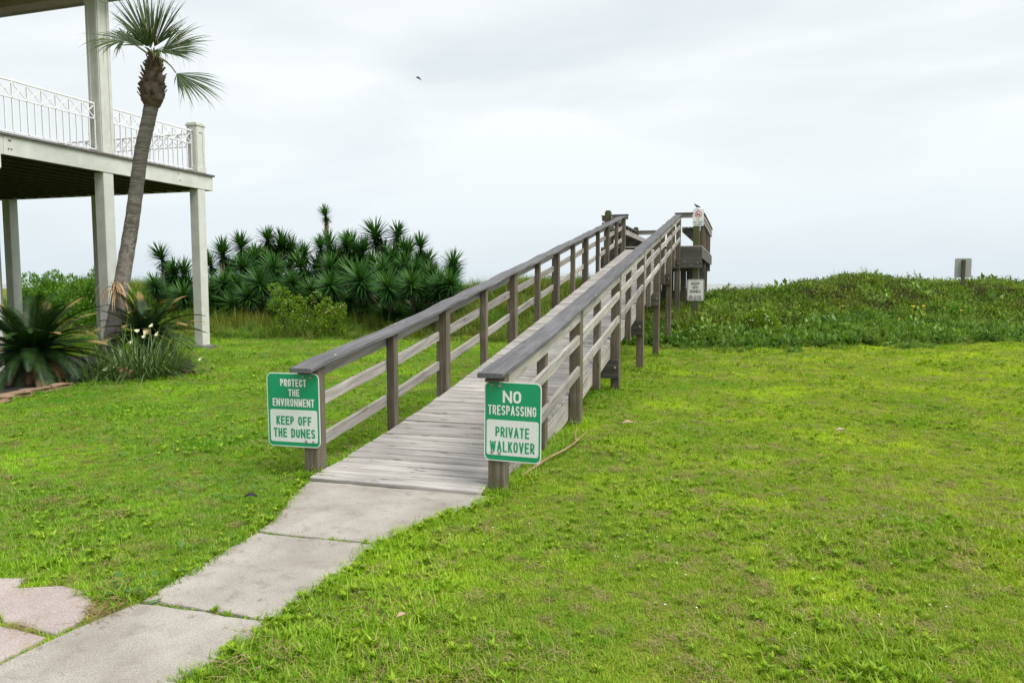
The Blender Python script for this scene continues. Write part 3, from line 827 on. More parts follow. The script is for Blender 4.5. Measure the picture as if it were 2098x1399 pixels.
# keep off dunes
w, h = 0.48, 0.62
rows = [('KEEP', 105, 152, 170, 187, 'maroon', 0.17), ('OFF', 111, 145, 194, 210, 'maroon', 0.17), ('DUNES', 97, 159, 216, 233, 'maroon', 0.17),
        ('ORD. 04-026', 92, 163, 248, 258, 'maroon', 0.17), ('$500.00 FINE', 90, 165, 261, 271, 'maroon', 0.17)]
sign_thing('keep_off_dunes_sign', 'white sign with maroon lettering saying keep off dunes, under the platform',
           (-1.235, 22.026, 1.42), w, h, 'white', frac_lines((80, 153, 178, 279), w, h, rows), [(0.0, 0.28, 0.012), (0.0, -0.28, 0.012)], 0.0, None, 'maroon')
# no golf carts
w, h = 0.315, 0.475
gc = sign_thing('no_golf_carts_sign', 'small white no golf carts sign with red circle near top of tall post',
           (-1.20, 22.026, 3.505), w, h, 'white',
           [('NO', -0.035, 0.035, -0.075, -0.04, 'black_ink', 0.17), ('GOLF CARTS', -0.135, 0.135, -0.145, -0.105, 'black_ink', 0.17), ('ALLOWED', -0.105, 0.105, -0.21, -0.17, 'black_ink', 0.17)],
           [(0.0, 0.215, 0.008), (0.0, -0.222, 0.008)])
n = 32
Vr = [(r_ * math.cos(2 * math.pi * k / n), -0.0045, 0.1 + r_ * math.sin(2 * math.pi * k / n)) for r_ in (0.098, 0.08) for k in range(n)]
mesh_obj('red_ring', mesh_from('red_ring', Vr, [(j, (j + 1) % n, (j + 1) % n + n, j + n) for j in range(n)]), M['red_ink'], gc)
c_, s_ = math.cos(R(-45)), math.sin(R(-45))
q = [(-0.085, -0.009), (0.085, -0.009), (0.085, 0.009), (-0.085, 0.009)]
mesh_obj('red_slash', mesh_from('red_slash', [(x * c_ - z * s_, -0.0052, 0.1 + x * s_ + z * c_) for x, z in q], [(0, 1, 2, 3)]), M['red_ink'], gc)
cart = [(-0.055, -0.022), (0.05, -0.022), (0.055, 0.0), (0.03, 0.012), (0.0, 0.0), (-0.008, -0.006), (-0.022, -0.004), (-0.024, 0.018), (-0.03, 0.018), (-0.03, 0.045), (0.028, 0.045), (0.03, 0.052), (-0.048, 0.052), (-0.048, 0.045), (-0.038, 0.045), (-0.04, 0.004), (-0.055, 0.0)]
sheet('cart_symbol', [(x * 1.05, z * 1.05 + 0.095) for x, z in cart], -0.0042, -0.0036, M['black_ink'], gc)
for wx in (-0.034, 0.032): disc('wheel_symbol', wx, 0.07, 0.013, -0.0043, -0.0036, M['black_ink'], gc)
# the back of a sign on the dune
sx_, sy_ = 7.13, 28.0
sb = empty('beach_sign', (sx_, sy_, height(sx_, sy_))); tag(sb, 'bare metal back of a sign on a post atop the right dune', 'sign')
zb = height(sx_, sy_)
box_part('post', (-0.05, -0.05, -0.3), (0.05, 0.05, 2.40 - zb), M['gpost'], sb, 0.005)
q = sheet('panel', rounded_rect(0.50, 0.64, 0.05), 0.054, 0.058, M['steel'], sb); q.location = (0, 0, 2.13 - zb)

# ------------------------------------------------------------------ beach house: deck on columns, railings, porch roof
HX, HYe, HZ = -12.5, 15.35, 4.27
HB = (-12.64, 14.9, 0)
house = empty('beach_house', HB); tag(house, 'white raised beach house porch on square columns with railed deck and roof', 'house')
def hrel(x, y, z): return (x - HB[0], y - HB[1], z - HB[2])
def hbox(name, lo, hi, mat, parent=house, bev=0.006, base=HB): return box_part(name, lo, hi, M[mat], parent, bev, base=base)
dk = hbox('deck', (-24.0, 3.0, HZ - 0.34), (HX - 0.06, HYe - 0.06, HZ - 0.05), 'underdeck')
dc = [(-24.0 + HX - 0.06) / 2, (3.0 + HYe - 0.06) / 2, HZ - 0.195]
def dkpart(name, lo, hi, mat, bev=0.005): return box_part(name, lo, hi, M[mat], dk, bev, base=dc)
dkpart('fascia', (HX - 0.057, 3.0, HZ - 0.385), (HX - 0.012, 9.93, HZ - 0.035), 'white')
dkpart('fascia', (HX - 0.057, 9.935, HZ - 0.385), (HX - 0.012, HYe - 0.012, HZ - 0.035), 'white')
dkpart('fascia', (-24.0, HYe - 0.057, HZ - 0.385), (HX - 0.06, HYe - 0.014, HZ - 0.035), 'white')
for k in range(26):
    xx = HX - 0.07 - 0.43 * k
    dkpart('joist', (xx - 0.045, 3.05, HZ - 0.38), (xx - 0.005, HYe - 0.065, HZ - 0.342), 'underdeck', 0.0)
dkpart('edge_board', (-24.0, HYe - 0.145, HZ - 0.046), (HX + 0.03, HYe + 0.03, HZ), 'trimwood')
dkpart('edge_board', (HX - 0.115, 3.0, HZ - 0.046), (HX + 0.03, HYe - 0.15, HZ), 'trimwood')
for k in range(60):
    xx = HX - 0.13 - 0.145 * k
    dkpart('decking_board', (xx - 0.14, 3.0, HZ - 0.046), (xx, HYe - 0.15, HZ - 0.003), 'trimwood', 0.0)
def column(x, y, z0, z1, w, panels=False):
    c = hbox('column', (x - w / 2, y - w / 2, z0), (x + w / 2, y + w / 2, z1), 'white', bev=0.012)
    c.data.materials[0] = M['white']
    zc = (z0 + z1) / 2
    if panels:          # raised boards leave a recessed panel on each face
        for sgx, sgy in ((0, -1), (1, 0)):
            for s in (-1, 1):
                a = w / 2 - 0.035
                if sgy: lo, hi = (s * a - 0.033, -w / 2 - 0.016, z0 - zc + 0.16), (s * a + 0.033, -w / 2 - 0.001, z1 - zc - 0.12)
                else: lo, hi = (w / 2 + 0.001, s * a - 0.033, z0 - zc + 0.16), (w / 2 + 0.016, s * a + 0.033, z1 - zc - 0.12)
                box_part('trim_board', lo, hi, M['white'], c, 0.003)
            for zz0, zz1 in ((z0 - zc, z0 - zc + 0.158), (z1 - zc - 0.118, z1 - zc)):
                if sgy: lo, hi = (-w / 2 - 0.018, -w / 2 - 0.018, zz0), (w / 2, -w / 2 - 0.001, zz1)
                else: lo, hi = (w / 2 + 0.001, -w / 2, zz0), (w / 2 + 0.018, w / 2, zz1)
                box_part('trim_board', lo, hi, M['white'], c, 0.003)
    return c
LX = HX - 0.15
for (x, y) in ((LX, 14.95), (LX, 12.2), (LX, 9.62), (-15.8, 15.05), (-18.85, 15.05), (-15.9, 9.6), (-15.9, 12.2)):
    column(x, y, 0.09 if (x, y) == (LX, 14.95) else -0.1, HZ - 0.388 if x == LX else HZ - 0.41, 0.255)
column(LX + 0.0, 12.2, HZ + 0.003, 7.42, 0.29, True)
column(-15.9, 12.25, HZ + 0.003, 7.42, 0.29, True)
# splice plate on the nearest column, cut corners
sp = [( -0.16, -0.42), (-0.08, -0.5), (0.12, -0.5), (0.20, -0.40), (0.20, 0.32), (0.10, 0.42), (-0.16, 0.42)]
Vs = [(dx, yy, zz) for dx in (0, 0.05) for yy, zz in sp]; n = len(sp)
q = mesh_obj('splice_plate', mesh_from('splice_plate', Vs, [tuple(range(n))[::-1], tuple(range(n, 2 * n))] + [(j, (j + 1) % n, (j + 1) % n + n, j + n) for j in range(n)]), M['white'], house, hrel(HX + 0.002, 9.62, 4.05))
# corner posts of the deck
def deck_post(x, y):
    p = hbox('deck_post', (x - 0.135, y - 0.135, HZ + 0.003), (x + 0.135, y + 0.135, HZ + 1.10), 'white', bev=0.004)
    box_part('post_cap', (-0.165, -0.165, 0.551), (0.165, 0.165, 0.60), M['white'], p, 0.006)
    box_part('post_cap', (-0.15, -0.15, 0.602), (0.15, 0.15, 0.635), M['white'], p, 0.012)
    box_part('base_trim', (-0.155, -0.155, -0.5485), (0.155, 0.155, -0.40), M['white'], p, 0.006)
    for s in (-1, 1):
        box_part('trim_board', (s * 0.10 - 0.033, -0.150, -0.395), (s * 0.10 + 0.033, -0.136, 0.545), M['white'], p, 0.003)
        box_part('trim_board', (0.136, s * 0.10 - 0.033, -0.395), (0.150, s * 0.10 + 0.033, 0.545), M['white'], p, 0.003)
    box_part('trim_board', (-0.066, -0.150, 0.40), (0.066, -0.136, 0.545), M['white'], p, 0.003)
    box_part('trim_board', (0.136, -0.066, 0.40), (0.150, 0.066, 0.545), M['white'], p, 0.003)
deck_post(LX + 0.02, 14.93)
deck_post(-15.75, 15.08)
# railings
bal_m = bevel_box('baluster', 0.021, 0.021, 0.60, 0.0); post_m = bevel_box('baluster', 0.024, 0.024, 0.92, 0.0)
bal_m.materials.append(M['railpaint']); post_m.materials.append(M['railpaint'])
def railing(a, b):
    a, b = Vector(a), Vector(b); d = b - a; Ln = d.length; ang = math.atan2(d.y, d.x)
    r = bpy.data.objects.new('railing', None); COL.objects.link(r); r.parent = house
    r.location = hrel(a.x, a.y, HZ); r.rotation_euler = (0, 0, ang)
    for z, t in ((0.985, 0.036), (0.68, 0.024), (0.065, 0.026)):
        mesh_obj('rail', bevel_box('rail', Ln, 0.034 if z > 0.9 else 0.024, t, 0.003), M['railpaint'], r, (Ln / 2, 0, z))
    nb = max(2, round(Ln / 0.295)); bay = Ln / nb
    bl = math.hypot(bay, 0.27); ba = math.atan2(0.27, bay)
    br_m = bevel_box('cross_brace', bl, 0.011, 0.018, 0.0); br_m.materials.append(M['railpaint'])
    for k in range(nb + 1):
        mesh_obj('baluster', post_m, None, r, (min(max(k * bay, 0.01), Ln - 0.01), 0, 0.52))
        if k < nb:
            mesh_obj('baluster', bal_m, None, r, ((k + 0.5) * bay, 0, 0.372))
            for s in (-1, 1):
                mesh_obj('cross_brace', br_m, None, r, ((k + 0.5) * bay, 0.006 * s, 0.83), (0, s * ba, 0))
RX = HX - 0.14
railing((RX, 4.0, 0), (RX, 12.03, 0))
railing((RX, 12.37, 0), (RX, 14.79, 0))
railing((LX - 0.12, 15.12, 0), (-15.6, 15.12, 0))
railing((-15.9, 15.12, 0), (-19.5, 15.12, 0))
M['rust'] = plain('rust', (0.16, 0.06, 0.02), (0.34, 0.17, 0.05), 20, 0.9)
for yy in (10.02, 10.06, 14.2, 13.1):
    for zz in (HZ - 0.12, HZ - 0.27):
        vv, ff = tube([(0, 0, 0), (0.012, 0, 0)], [0.016, 0.012], 8)
        mesh_obj('bolt', mesh_from('bolt', vv, ff), M['rust'], house, hrel(HX - 0.012, yy + random.uniform(-0.02, 0.02), zz))
# porch roof
rf = hbox('roof', (-24.0, 2.0, 7.62), (HX + 0.42, 12.75, 7.85), 'white')
rc = [(-24.0 + HX + 0.42) / 2, (2.0 + 12.75) / 2, 7.735]
for k in range(9):
    y0 = 12.71 - 0.9 * k
    box_part('soffit_panel', (-24.0, y0 - 0.892, 7.57), (HX + 0.38, y0, 7.6), M['soffit'], rf, 0.004, base=rc)
box_part('fascia', (-24.0, 12.755, 7.545), (HX + 0.42, 12.79, 7.9), M['white'], rf, 0.004, base=rc)
box_part('fascia', (HX + 0.425, 2.0, 7.545), (HX + 0.46, 12.79, 7.9), M['white'], rf, 0.004, base=rc)
box_part('beam', (-24.0, 12.08, 7.425), (HX - 0.02, 12.34, 7.565), M['soffit'], rf, 0.004, base=rc)
# the house body the porch belongs to
hbox('wall', (-24.0, -4.0, -0.1), (-16.6, 7.6, HZ - 0.405), 'white')
hbox('wall', (-24.0, -4.0, HZ + 0.002), (-16.6, 7.6, 7.565), 'white')
# footing under the outer column
hbox('footing', (LX - 0.30, 14.70, -0.05), (LX + 0.22, 15.2, 0.088), 'trimwood', bev=0.015)

# ------------------------------------------------------------------ plant materials
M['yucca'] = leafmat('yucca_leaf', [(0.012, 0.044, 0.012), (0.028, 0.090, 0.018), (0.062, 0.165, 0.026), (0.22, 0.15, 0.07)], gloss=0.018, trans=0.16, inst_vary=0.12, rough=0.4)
M['palm'] = leafmat('palm_leaf', [(0.030, 0.055, 0.016), (0.055, 0.095, 0.025), (0.095, 0.135, 0.04)], tip=(0.28, 0.22, 0.11), tip_pos=0.86, gloss=0.03, inst_vary=0.2)
M['palmstalk'] = plain('palm_stalk', (0.10, 0.12, 0.03), (0.17, 0.18, 0.06), 12, 0.5)
M['sago'] = leafmat('sago_leaf', [(0.008, 0.024, 0.007), (0.018, 0.045, 0.010), (0.038, 0.080, 0.016)], gloss=0.02, trans=0.15, inst_vary=0.4)
M['sagotip'] = leafmat('sago_leaf_brown_tip', [(0.008, 0.024, 0.007), (0.018, 0.045, 0.010), (0.038, 0.080, 0.016)], tip=(0.36, 0.24, 0.10), tip_pos=0.68, gloss=0.02, trans=0.15, inst_vary=0.4)
M['sagodead'] = leafmat('sago_leaf_dead', [(0.14, 0.085, 0.035), (0.23, 0.14, 0.055), (0.32, 0.21, 0.09)], gloss=0.03, trans=0.1, inst_vary=0.4)
M['strap'] = leafmat('iris_leaf', [(0.055, 0.11, 0.025), (0.11, 0.19, 0.05), (0.22, 0.30, 0.11)], tip=(0.30, 0.27, 0.13), tip_pos=0.9, gloss=0.035, inst_vary=0.2)
M['petal'] = leafmat('flower_petal', [(0.70, 0.70, 0.42), (0.80, 0.79, 0.55), (0.85, 0.84, 0.68)], gloss=0.02, inst_vary=0.1)
M['bush'] = leafmat('bush_leaf', [(0.05, 0.14, 0.010), (0.11, 0.26, 0.016), (0.21, 0.40, 0.03)], gloss=0.03, inst_vary=0.1)
M['limebush'] = leafmat('lime_leaf', [(0.08, 0.18, 0.012), (0.16, 0.29, 0.02), (0.31, 0.41, 0.04)], gloss=0.015, inst_vary=0.1)
M['twig'] = plain('dry_twig', (0.16, 0.13, 0.10), (0.30, 0.26, 0.21), 12, 0.9)
M['bark'] = plain('bark', (0.06, 0.05, 0.04), (0.12, 0.10, 0.08), 9, 0.95, 0.01)
M['yellow'] = plain('yellow_petal', (0.75, 0.48, 0.02), (0.85, 0.6, 0.05), 6, 0.6)
M['pink'] = plain('pink_flower', (0.55, 0.25, 0.32), (0.7, 0.42, 0.48), 20, 0.7)
M['wht'] = plain('white_flower', (0.75, 0.74, 0.70), (0.82, 0.81, 0.78), 20, 0.7)
M['boot'] = plain('palm_boot', (0.045, 0.032, 0.024), (0.15, 0.11, 0.08), 7, 0.95, 0.01)
M['dead'] = leafmat('dead_leaf', [(0.22, 0.13, 0.06), (0.36, 0.24, 0.12), (0.48, 0.36, 0.2)], gloss=0.02, trans=0.15, inst_vary=0.2)

def trunk_mat():
    m, N, L = newmat('palm_trunk')
    tc = N.new('ShaderNodeTexCoord'); sp = N.new('ShaderNodeSeparateXYZ'); L.new(tc.outputs['Object'], sp.inputs[0])
    mp = N.new('ShaderNodeMapping'); mp.inputs['Scale'].default_value = (3.0, 3.0, 34.0); L.new(tc.outputs['Object'], mp.inputs[0])
    rings = noise_tex(N, L, mp.outputs[0], 1.0, 4.0, 0.6, 0.4)
    col = ramp(N, L, rings.outputs['Fac'], [(0.34, (0.095, 0.085, 0.075)), (0.52, (0.175, 0.158, 0.142)), (0.70, (0.25, 0.23, 0.21))]).outputs['Color']
    n = noise_tex(N, L, tc.outputs['Object'], 8.0, 6.0, 0.75, 0.6)
    mz = N.new('ShaderNodeMapRange'); mz.inputs['From Min'].default_value = 1.0; mz.inputs['From Max'].default_value = 3.6
    mz.inputs['To Min'].default_value = 0.10; mz.inputs['To Max'].default_value = -0.10; L.new(sp.outputs['Z'], mz.inputs['Value'])
    f = ramp(N, L, math_n(N, L, 'ADD', n.outputs['Fac'], mz.outputs[0]), [(0.50, (0, 0, 0)), (0.56, (1, 1, 1))]).outputs['Color']
    col = mixc(N, L, f, col, (0.30, 0.262, 0.235))
    principled(N, L, col, 0.95, math_n(N, L, 'ADD', rings.outputs['Fac'], n.outputs['Fac']), 0.02, 0.6, 0.15)
    return m
M['trunk'] = trunk_mat()

# ------------------------------------------------------------------ palm beside the house
PB = Vector((-11.5, 11.0, 0))
palm = empty('palm_tree', PB); tag(palm, 'tall leaning fan palm with grey trunk in front of the house deck', 'palm tree')
pp = [(-11.52, 11.0, -0.15), (-11.42, 11.0, 0.4), (-11.14, 11.0, 1.43), (-10.80, 11.0, 2.7), (-10.52, 11.0, 4.0), (-10.33, 11.0, 4.55), (-10.24, 11.0, 4.85)]
path_p, rad_p = [], []
for i in range(len(pp) - 1):
    for k in range(9):
        t = k / 9
        path_p.append(Vector(pp[i]).lerp(Vector(pp[i + 1]), t) - PB); rad_p.append(0)
path_p.append(Vector(pp[-1]) - PB); rad_p.append(0)
for i in range(len(rad_p)):
    t = i / (len(rad_p) - 1)
    rad_p[i] = np.interp(t, [0, 0.1, 0.3, 0.6, 0.85, 1], [0.21, 0.165, 0.138, 0.120, 0.118, 0.125]) * (1 + 0.018 * ((i % 2) * 2 - 1)) * random.uniform(0.985, 1.015)
# smooth the path
for _ in range(4):
    path_p = [path_p[0]] + [(path_p[i - 1] + path_p[i] * 2 + path_p[i + 1]) / 4 for i in range(1, len(path_p) - 1)] + [path_p[-1]]
V, F_ = tube(path_p, rad_p, 18, jitter=0.012)
mesh_obj('trunk', mesh_from('trunk', V, F_, True), M['trunk'], palm)
crown0 = Vector((-10.24, 11.0, 4.80)) - PB
crown1 = Vector((-10.15, 11.0, 5.62)) - PB
mb = MB()
V, F_ = tube([crown0.lerp(crown1, t) for t in (0, 0.15, 0.4, 0.65, 0.85, 1.0)], [0.13, 0.19, 0.20, 0.17, 0.11, 0.06], 14, jitter=0.06)
mb.add(V, F_)
for k in range(150):            # the stubs of old leaf stalks
    t = random.uniform(0, 0.98) ** 0.9; a = k * 2.39996
    c = crown0.lerp(crown1, t); r = np.interp(t, [0, 0.15, 0.5, 0.8, 1], [0.14, 0.20, 0.195, 0.135, 0.06])
    o_ = Vector((math.cos(a), math.sin(a), 0))
    b0 = c + o_ * r * 0.75
    d = (o_ * random.uniform(0.35, 0.7) + Vector((0, 0, 1)) + Vector((-o_.y, o_.x, 0)) * random.uniform(-0.5, 0.5)).normalized()
    s_ = Vector((-o_.y, o_.x, 0)); ln = random.uniform(0.08, 0.17); wd = random.uniform(0.025, 0.05)
    p1 = b0 + d * ln; th = o_ * 0.02
    mb.add([b0 - s_ * wd, b0 + s_ * wd, p1 + s_ * wd * 0.6, p1 - s_ * wd * 0.6, b0 - s_ * wd + th, b0 + s_ * wd + th, p1 + s_ * wd * 0.6 + th, p1 - s_ * wd * 0.6 + th],
           [(0, 1, 2, 3), (7, 6, 5, 4), (0, 4, 5, 1), (1, 5, 6, 2), (2, 6, 7, 3), (3, 7, 4, 0)])
mesh_obj('leaf_base_boots', mb.mesh('leaf_base_boots'), M['boot'], palm)

RT = Vector((math.cos(YAW), math.sin(YAW), 0))        # across the crown
DP = Vector((-math.sin(YAW), math.cos(YAW), 0))
def vec3(r, u, d): return RT * r + Vector((0, 0, 1)) * u + DP * d
def fan_frond(start, hub, axis, nrm, radius, spread, droop, nseg=40, drooptip=1.0):
    """fan palm frond: curved stalk, pleated segments joined near the hub, free drooping tips"""
    fr = MB()
    axis = axis.normalized(); nrm = (nrm - axis * nrm.dot(axis)).normalized(); sd = axis.cross(nrm).normalized()
    s = (radius)
    for k in range(nseg):
        f = (k + 0.5) / nseg * 2 - 1
        a = f * R(spread) / 2
        if random.random() < 0.16: continue
        L0 = s * (0.70 + 0.34 * math.cos(f * 1.35)) * random.uniform(0.72, 1.10)
        d = axis * math.cos(a) + sd * math.sin(a) + nrm * (0.18 * abs(f)) + nrm * (0.05 * (1 if k % 2 else -1))
        d.normalize()
        p = hub + axis * 0.02
        w = L0 * 0.062 * (R(spread) / 2.0)
        w = min(0.034, max(0.016, w * 0.7))
        V, A = [], []
        ns = 6
        pside = (d.cross(nrm)).normalized()
        for j in range(ns):
            t = j / ns
            ww = w * (0.25 + 1.5 * t if t < 0.5 else 1.0 * (1 - t) * 2) * 0.5
            V += [p - pside * ww, p + pside * ww + nrm * 0.0]; A += [t, t]
            dr = droop * (t ** 1.6) * random.uniform(0.5, 1.7)
            d = (d + Vector((0, 0, -1)) * dr / ns * 2 + rdir() * 0.03).normalized()
            p = p + d * (L0 / ns)
        V.append(p); A.append(1.0)
        Fq = [(2 * j, 2 * j + 1, 2 * j + 3, 2 * j + 2) for j in range(ns - 1)] + [(2 * ns - 2, 2 * ns - 1, 2 * ns)]
        fr.add(V, Fq, random.random(), A)
        if random.random() < 0.75:         # a torn thread or dry fold
            q0 = V[8]
            Vt, Ft, At = blade(q0, d + rdir() * 0.5, L0 * random.uniform(0.3, 0.6), 0.006, random.uniform(1, 2.5), 3)
            fr.add(Vt, Ft, random.random(), [0.95] * len(Vt))
    o = mesh_obj('frond', fr.mesh('frond'), M['palm'], palm)
    mid = (start + hub) / 2 + Vector((0, 0, 0.06 + 0.25 * max(0, -(hub - start).normalized().z + 0.4) * (hub - start).length))
    P = [start.lerp(mid, t).lerp(mid.lerp(hub, t), t) for t in (0, 0.2, 0.4, 0.6, 0.8, 1.0)]
    Vt, Ft = tube(P, [0.024, 0.02, 0.017, 0.015, 0.013, 0.010], 6)
    mesh_obj('stalk', mesh_from('stalk', Vt, Ft, True), M['palmstalk'], o)
top = crown1
def hubp(r, u, d): return top + vec3(r, u, d)      # metres across, up, behind the crown top
fan_frond(top, hubp(-0.07, 0.19, 0.05), vec3(-0.30, 1.0, 0.1), vec3(0.35, 0.1, -1), 1.16, 72, 0.22)
fan_frond(top, hubp(0.05, 0.17, -0.10), vec3(0.62, 0.80, -0.25), vec3(-0.2, 0.3, -1), 0.98, 82, 0.45)
fan_frond(top, hubp(0.07, 0.15, 0.10), vec3(0.92, 0.36, 0.15), vec3(0.1, 0.5, -1), 0.90, 88, 0.75)
fan_frond(top, hubp(0.07, 0.11, -0.15), vec3(0.75, -0.10, -0.4), vec3(0.1, 0.6, -0.6), 0.66, 85, 1.0)
fan_frond(top, hubp(-0.46, 0.31, -0.05), vec3(-0.95, 0.05, -0.2), vec3(0.1, 0.75, -0.6), 0.76, 200, 1.1)
fan_frond(top, hubp(0.45, -0.28, -0.15), vec3(0.80, -0.55, -0.1), vec3(0.35, 0.6, -0.65), 0.92, 105, 0.5)
fan_frond(top, hubp(-0.09, 0.17, -0.15), vec3(-0.72, 0.60, -0.5), vec3(0.2, 0.5, -1), 0.60, 100, 0.9)
fan_frond(top, hubp(-0.01, 0.13, -0.22), vec3(0.05, 0.95, -0.45), vec3(0.0, 0.4, -1), 0.52, 110, 0.9)
# a dry bundle of fallen leaf hanging on the lower trunk
mb = MB()
for k in range(46):
    b = Vector((-11.02, 10.78, 1.52)) - PB + rdir() * 0.06
    d = vec3(random.uniform(-0.7, 1.0), random.uniform(0.0, 0.9), random.uniform(-0.9, 0.1))
    V, F_, A = blade(b, d, random.uniform(0.35, 0.7), 0.022, random.uniform(2.0, 4.0), 5)
    mb.add(V, F_, random.random(), A)
mesh_obj('dead_frond', mb.mesh('dead_frond'), M['dead'], palm)

# ------------------------------------------------------------------ sago palms
def sago_frond_mesh(length=1.1, arch=1.1, n=40, wl=0.17):
    """pinnate frond along +X, arching down at the tip, leaflets in a V"""
    fr = MB()
    P = []; p = Vector((0, 0, 0)); ang = R(28)
    for i in range(n + 1):
        P.append(p.copy())
        p = p + Vector((math.cos(ang), 0, math.sin(ang))) * length / n
        ang -= arch / n * (0.5 + 1.0 * i / n)
    Vt, Ft = tube(P[::5], [0.010 - 0.007 * i / len(P[::5]) for i in range(len(P[::5]))], 5)
    fr.add(Vt, Ft, 0.8, [0.3] * len(Vt))
    for i in range(3, n):
        t = i / n
        l = wl * math.sin(math.pi * min(1, 0.12 + t * 0.86)) ** 0.6
        T = (P[i + 1] - P[i]).normalized(); up = Vector((-T.z, 0, T.x))
        for s in (-1, 1):
            d = (T * (0.55 + 0.5 * t) + Vector((0, s, 0)) + up * 0.45).normalized()
            V, F_, A = blade(P[i], d, l * random.uniform(0.88, 1.08), 0.021, 0.35, 2, side=T)
            fr.add(V, F_, random.random(), [t] * len(V))
    return fr.mesh('frond')
def sago(name, label, loc, nfr, scale, zc, dead=10, tipf=0.35, seed=3):
    rnd = random.Random(seed)
    root = empty(name, loc); tag(root, label, 'cycad')
    tr, tf = tube([(0, 0, -0.1), (0, 0, zc * 0.6), (0.0, 0, zc)], [0.16, 0.17, 0.10], 10, jitter=0.15)
    mesh_obj('trunk', mesh_from('trunk', tr, tf), M['boot'], root)
    green = [sago_frond_mesh(1.1, a, wl=0.16) for a in (0.7, 1.0, 1.3)]
    tips = [m_.copy() for m_ in green]; deads = [sago_frond_mesh(0.85, 1.4, wl=0.12) for _ in range(2)]
    for m_ in green: m_.materials.append(M['sago'])
    for m_ in tips: m_.materials.append(M['sagotip'])
    for m_ in deads: m_.materials.append(M['sagodead'])
    for k in range(nfr):
        t = (k + 0.5) / nfr
        a = k * 2.39996 + rnd.uniform(-0.2, 0.2)
        el = R(60) - t * R(95) + rnd.uniform(-0.12, 0.12)
        m_ = (tips if rnd.random() < tipf else green)[rnd.randrange(3)]
        o = mesh_obj('frond', m_, None, root, (0.05 * math.cos(a), 0.05 * math.sin(a), zc))
        o.rotation_euler = (rnd.uniform(-0.25, 0.25), -el + R(14), a)
        o.scale = (scale * rnd.uniform(0.85, 1.1),) * 3
    for k in range(dead):
        a = k * 2.39996 + 0.6
        o = mesh_obj('dead_frond', deads[k % 2], None, root, (0.08 * math.cos(a), 0.08 * math.sin(a), zc * 0.8))
        o.rotation_euler = (rnd.uniform(-0.5, 0.5), R(44) + rnd.uniform(-0.1, 0.25), a); o.scale = (scale * 0.75,) * 3
    return root
sago('sago_palm', 'big dark sago palm with tan frond tips in the front of the mulch bed', (-10.75, 8.85, 0), 88, 1.06, 0.52, 18, 0.35, 3)
sago('sago_palm', 'smaller sago palm with browned fronds around the foot of the leaning palm', (-10.70, 11.15, 0), 56, 0.92, 0.66, 9, 0.5, 8)

# ------------------------------------------------------------------ strap-leaved flowering clumps
def strap_clump(label, loc, n, ln, rad, flowers, seed):
    random.seed(seed)
    root = empty('strap_leaf_plant', loc); tag(root, label, 'plant')
    mb = MB()
    for k in range(n):
        a = random.uniform(0, 2 * math.pi); r = rad * math.sqrt(random.random()) * 0.55
        b = Vector((r * math.cos(a), r * math.sin(a), 0))
        d = Vector((math.cos(a) * random.uniform(0.15, 0.8), math.sin(a) * random.uniform(0.15, 0.8), 1)) + rdir() * 0.25
        V, F_, A = blade(b, d, ln * random.uniform(0.55, 1.1), random.uniform(0.012, 0.02), random.uniform(0.7, 2.1), 6)
        mb.add(V, F_, random.random() ** 1.4, A)
    mesh_obj('leaves', mb.mesh('leaves'), M['strap'], root)
    for (fx, fy, fz) in flowers:
        fm = MB()
        for k in range(6):
            a = k * math.pi / 3; l_ = 0.055 if k % 2 else 0.042
            V, F_, A = leaf((0, 0, 0), (math.cos(a), math.sin(a), 0.25), (0, 0, 1), l_, 0.036)
            fm.add(V, F_, random.random(), A)
        f = mesh_obj('flower', fm.mesh('flower'), M['petal'], root, (fx, fy, fz)); f.rotation_euler = (random.uniform(0.5, 1.1), random.uniform(-0.5, 0.5), random.uniform(-0.4, 0.8))
        st, sf = tube([(0, 0, -0.005), (random.uniform(-0.05, 0.05), 0.1, -fz * 0.6)], [0.004, 0.005], 5)
        mesh_obj('flower_stem', mesh_from('flower_stem', st, sf), M['palmstalk'], f)
    return root
strap_clump('strap-leaved clump with pale flowers beside the sago palms, wide and arching', (-9.75, 10.05, 0), 560, 1.0, 1.15, [(0.0, -0.1, 0.80), (0.16, -0.08, 0.78), (0.05, 0.0, 0.70), (0.28, 0.05, 0.74), (-0.02, -0.2, 0.62), (0.9, 0.35, 0.30), (0.12, 0.1, 0.88)], 21)
strap_clump('low strap-leaved clump with two flowers near the brown stone', (-9.95, 9.35, 0), 180, 0.62, 0.75, [(0.22, -0.1, 0.22), (0.36, 0.05, 0.14), (0.30, 0.02, 0.26)], 22)
random.seed(7)

# mulch bed with edging stones
BED = [(-9.55, 7.2), (-9.72, 7.7), (-9.82, 8.4), (-9.84, 9.0), (-9.70, 9.45), (-9.30, 9.9), (-9.22, 10.35), (-9.55, 10.9), (-10.0, 11.6), (-10.8, 12.4), (-12.3, 12.6), (-13.6, 12.3), (-14.2, 10), (-14.0, 7), (-12.5, 5.8), (-10.6, 6.0)]
bed = structure(mesh_obj('mulch_bed', slab_mesh('mulch_bed', BED, -0.05, 0.045, 0.03, 0.02), M['mulch']))
tag(bed, 'black mulch bed around the sago palms')
def stone_mesh(sx, sy, sz, seed):
    rnd = random.Random(seed)
    bm = bmesh.new(); bmesh.ops.create_icosphere(bm, subdivisions=3, radius=0.5)
    for v in bm.verts:
        c = v.co.copy()
        for i in range(3): c[i] = max(-0.40, min(0.40, c[i] * 1.15))
        c *= 1 + 0.45 * noise.noise(c * 3.3 + Vector((seed * 3.1, 0, 0)))
        v.co = Vector((c.x * sx, c.y * sy, c.z * sz))
    return bm_mesh('stone', bm)
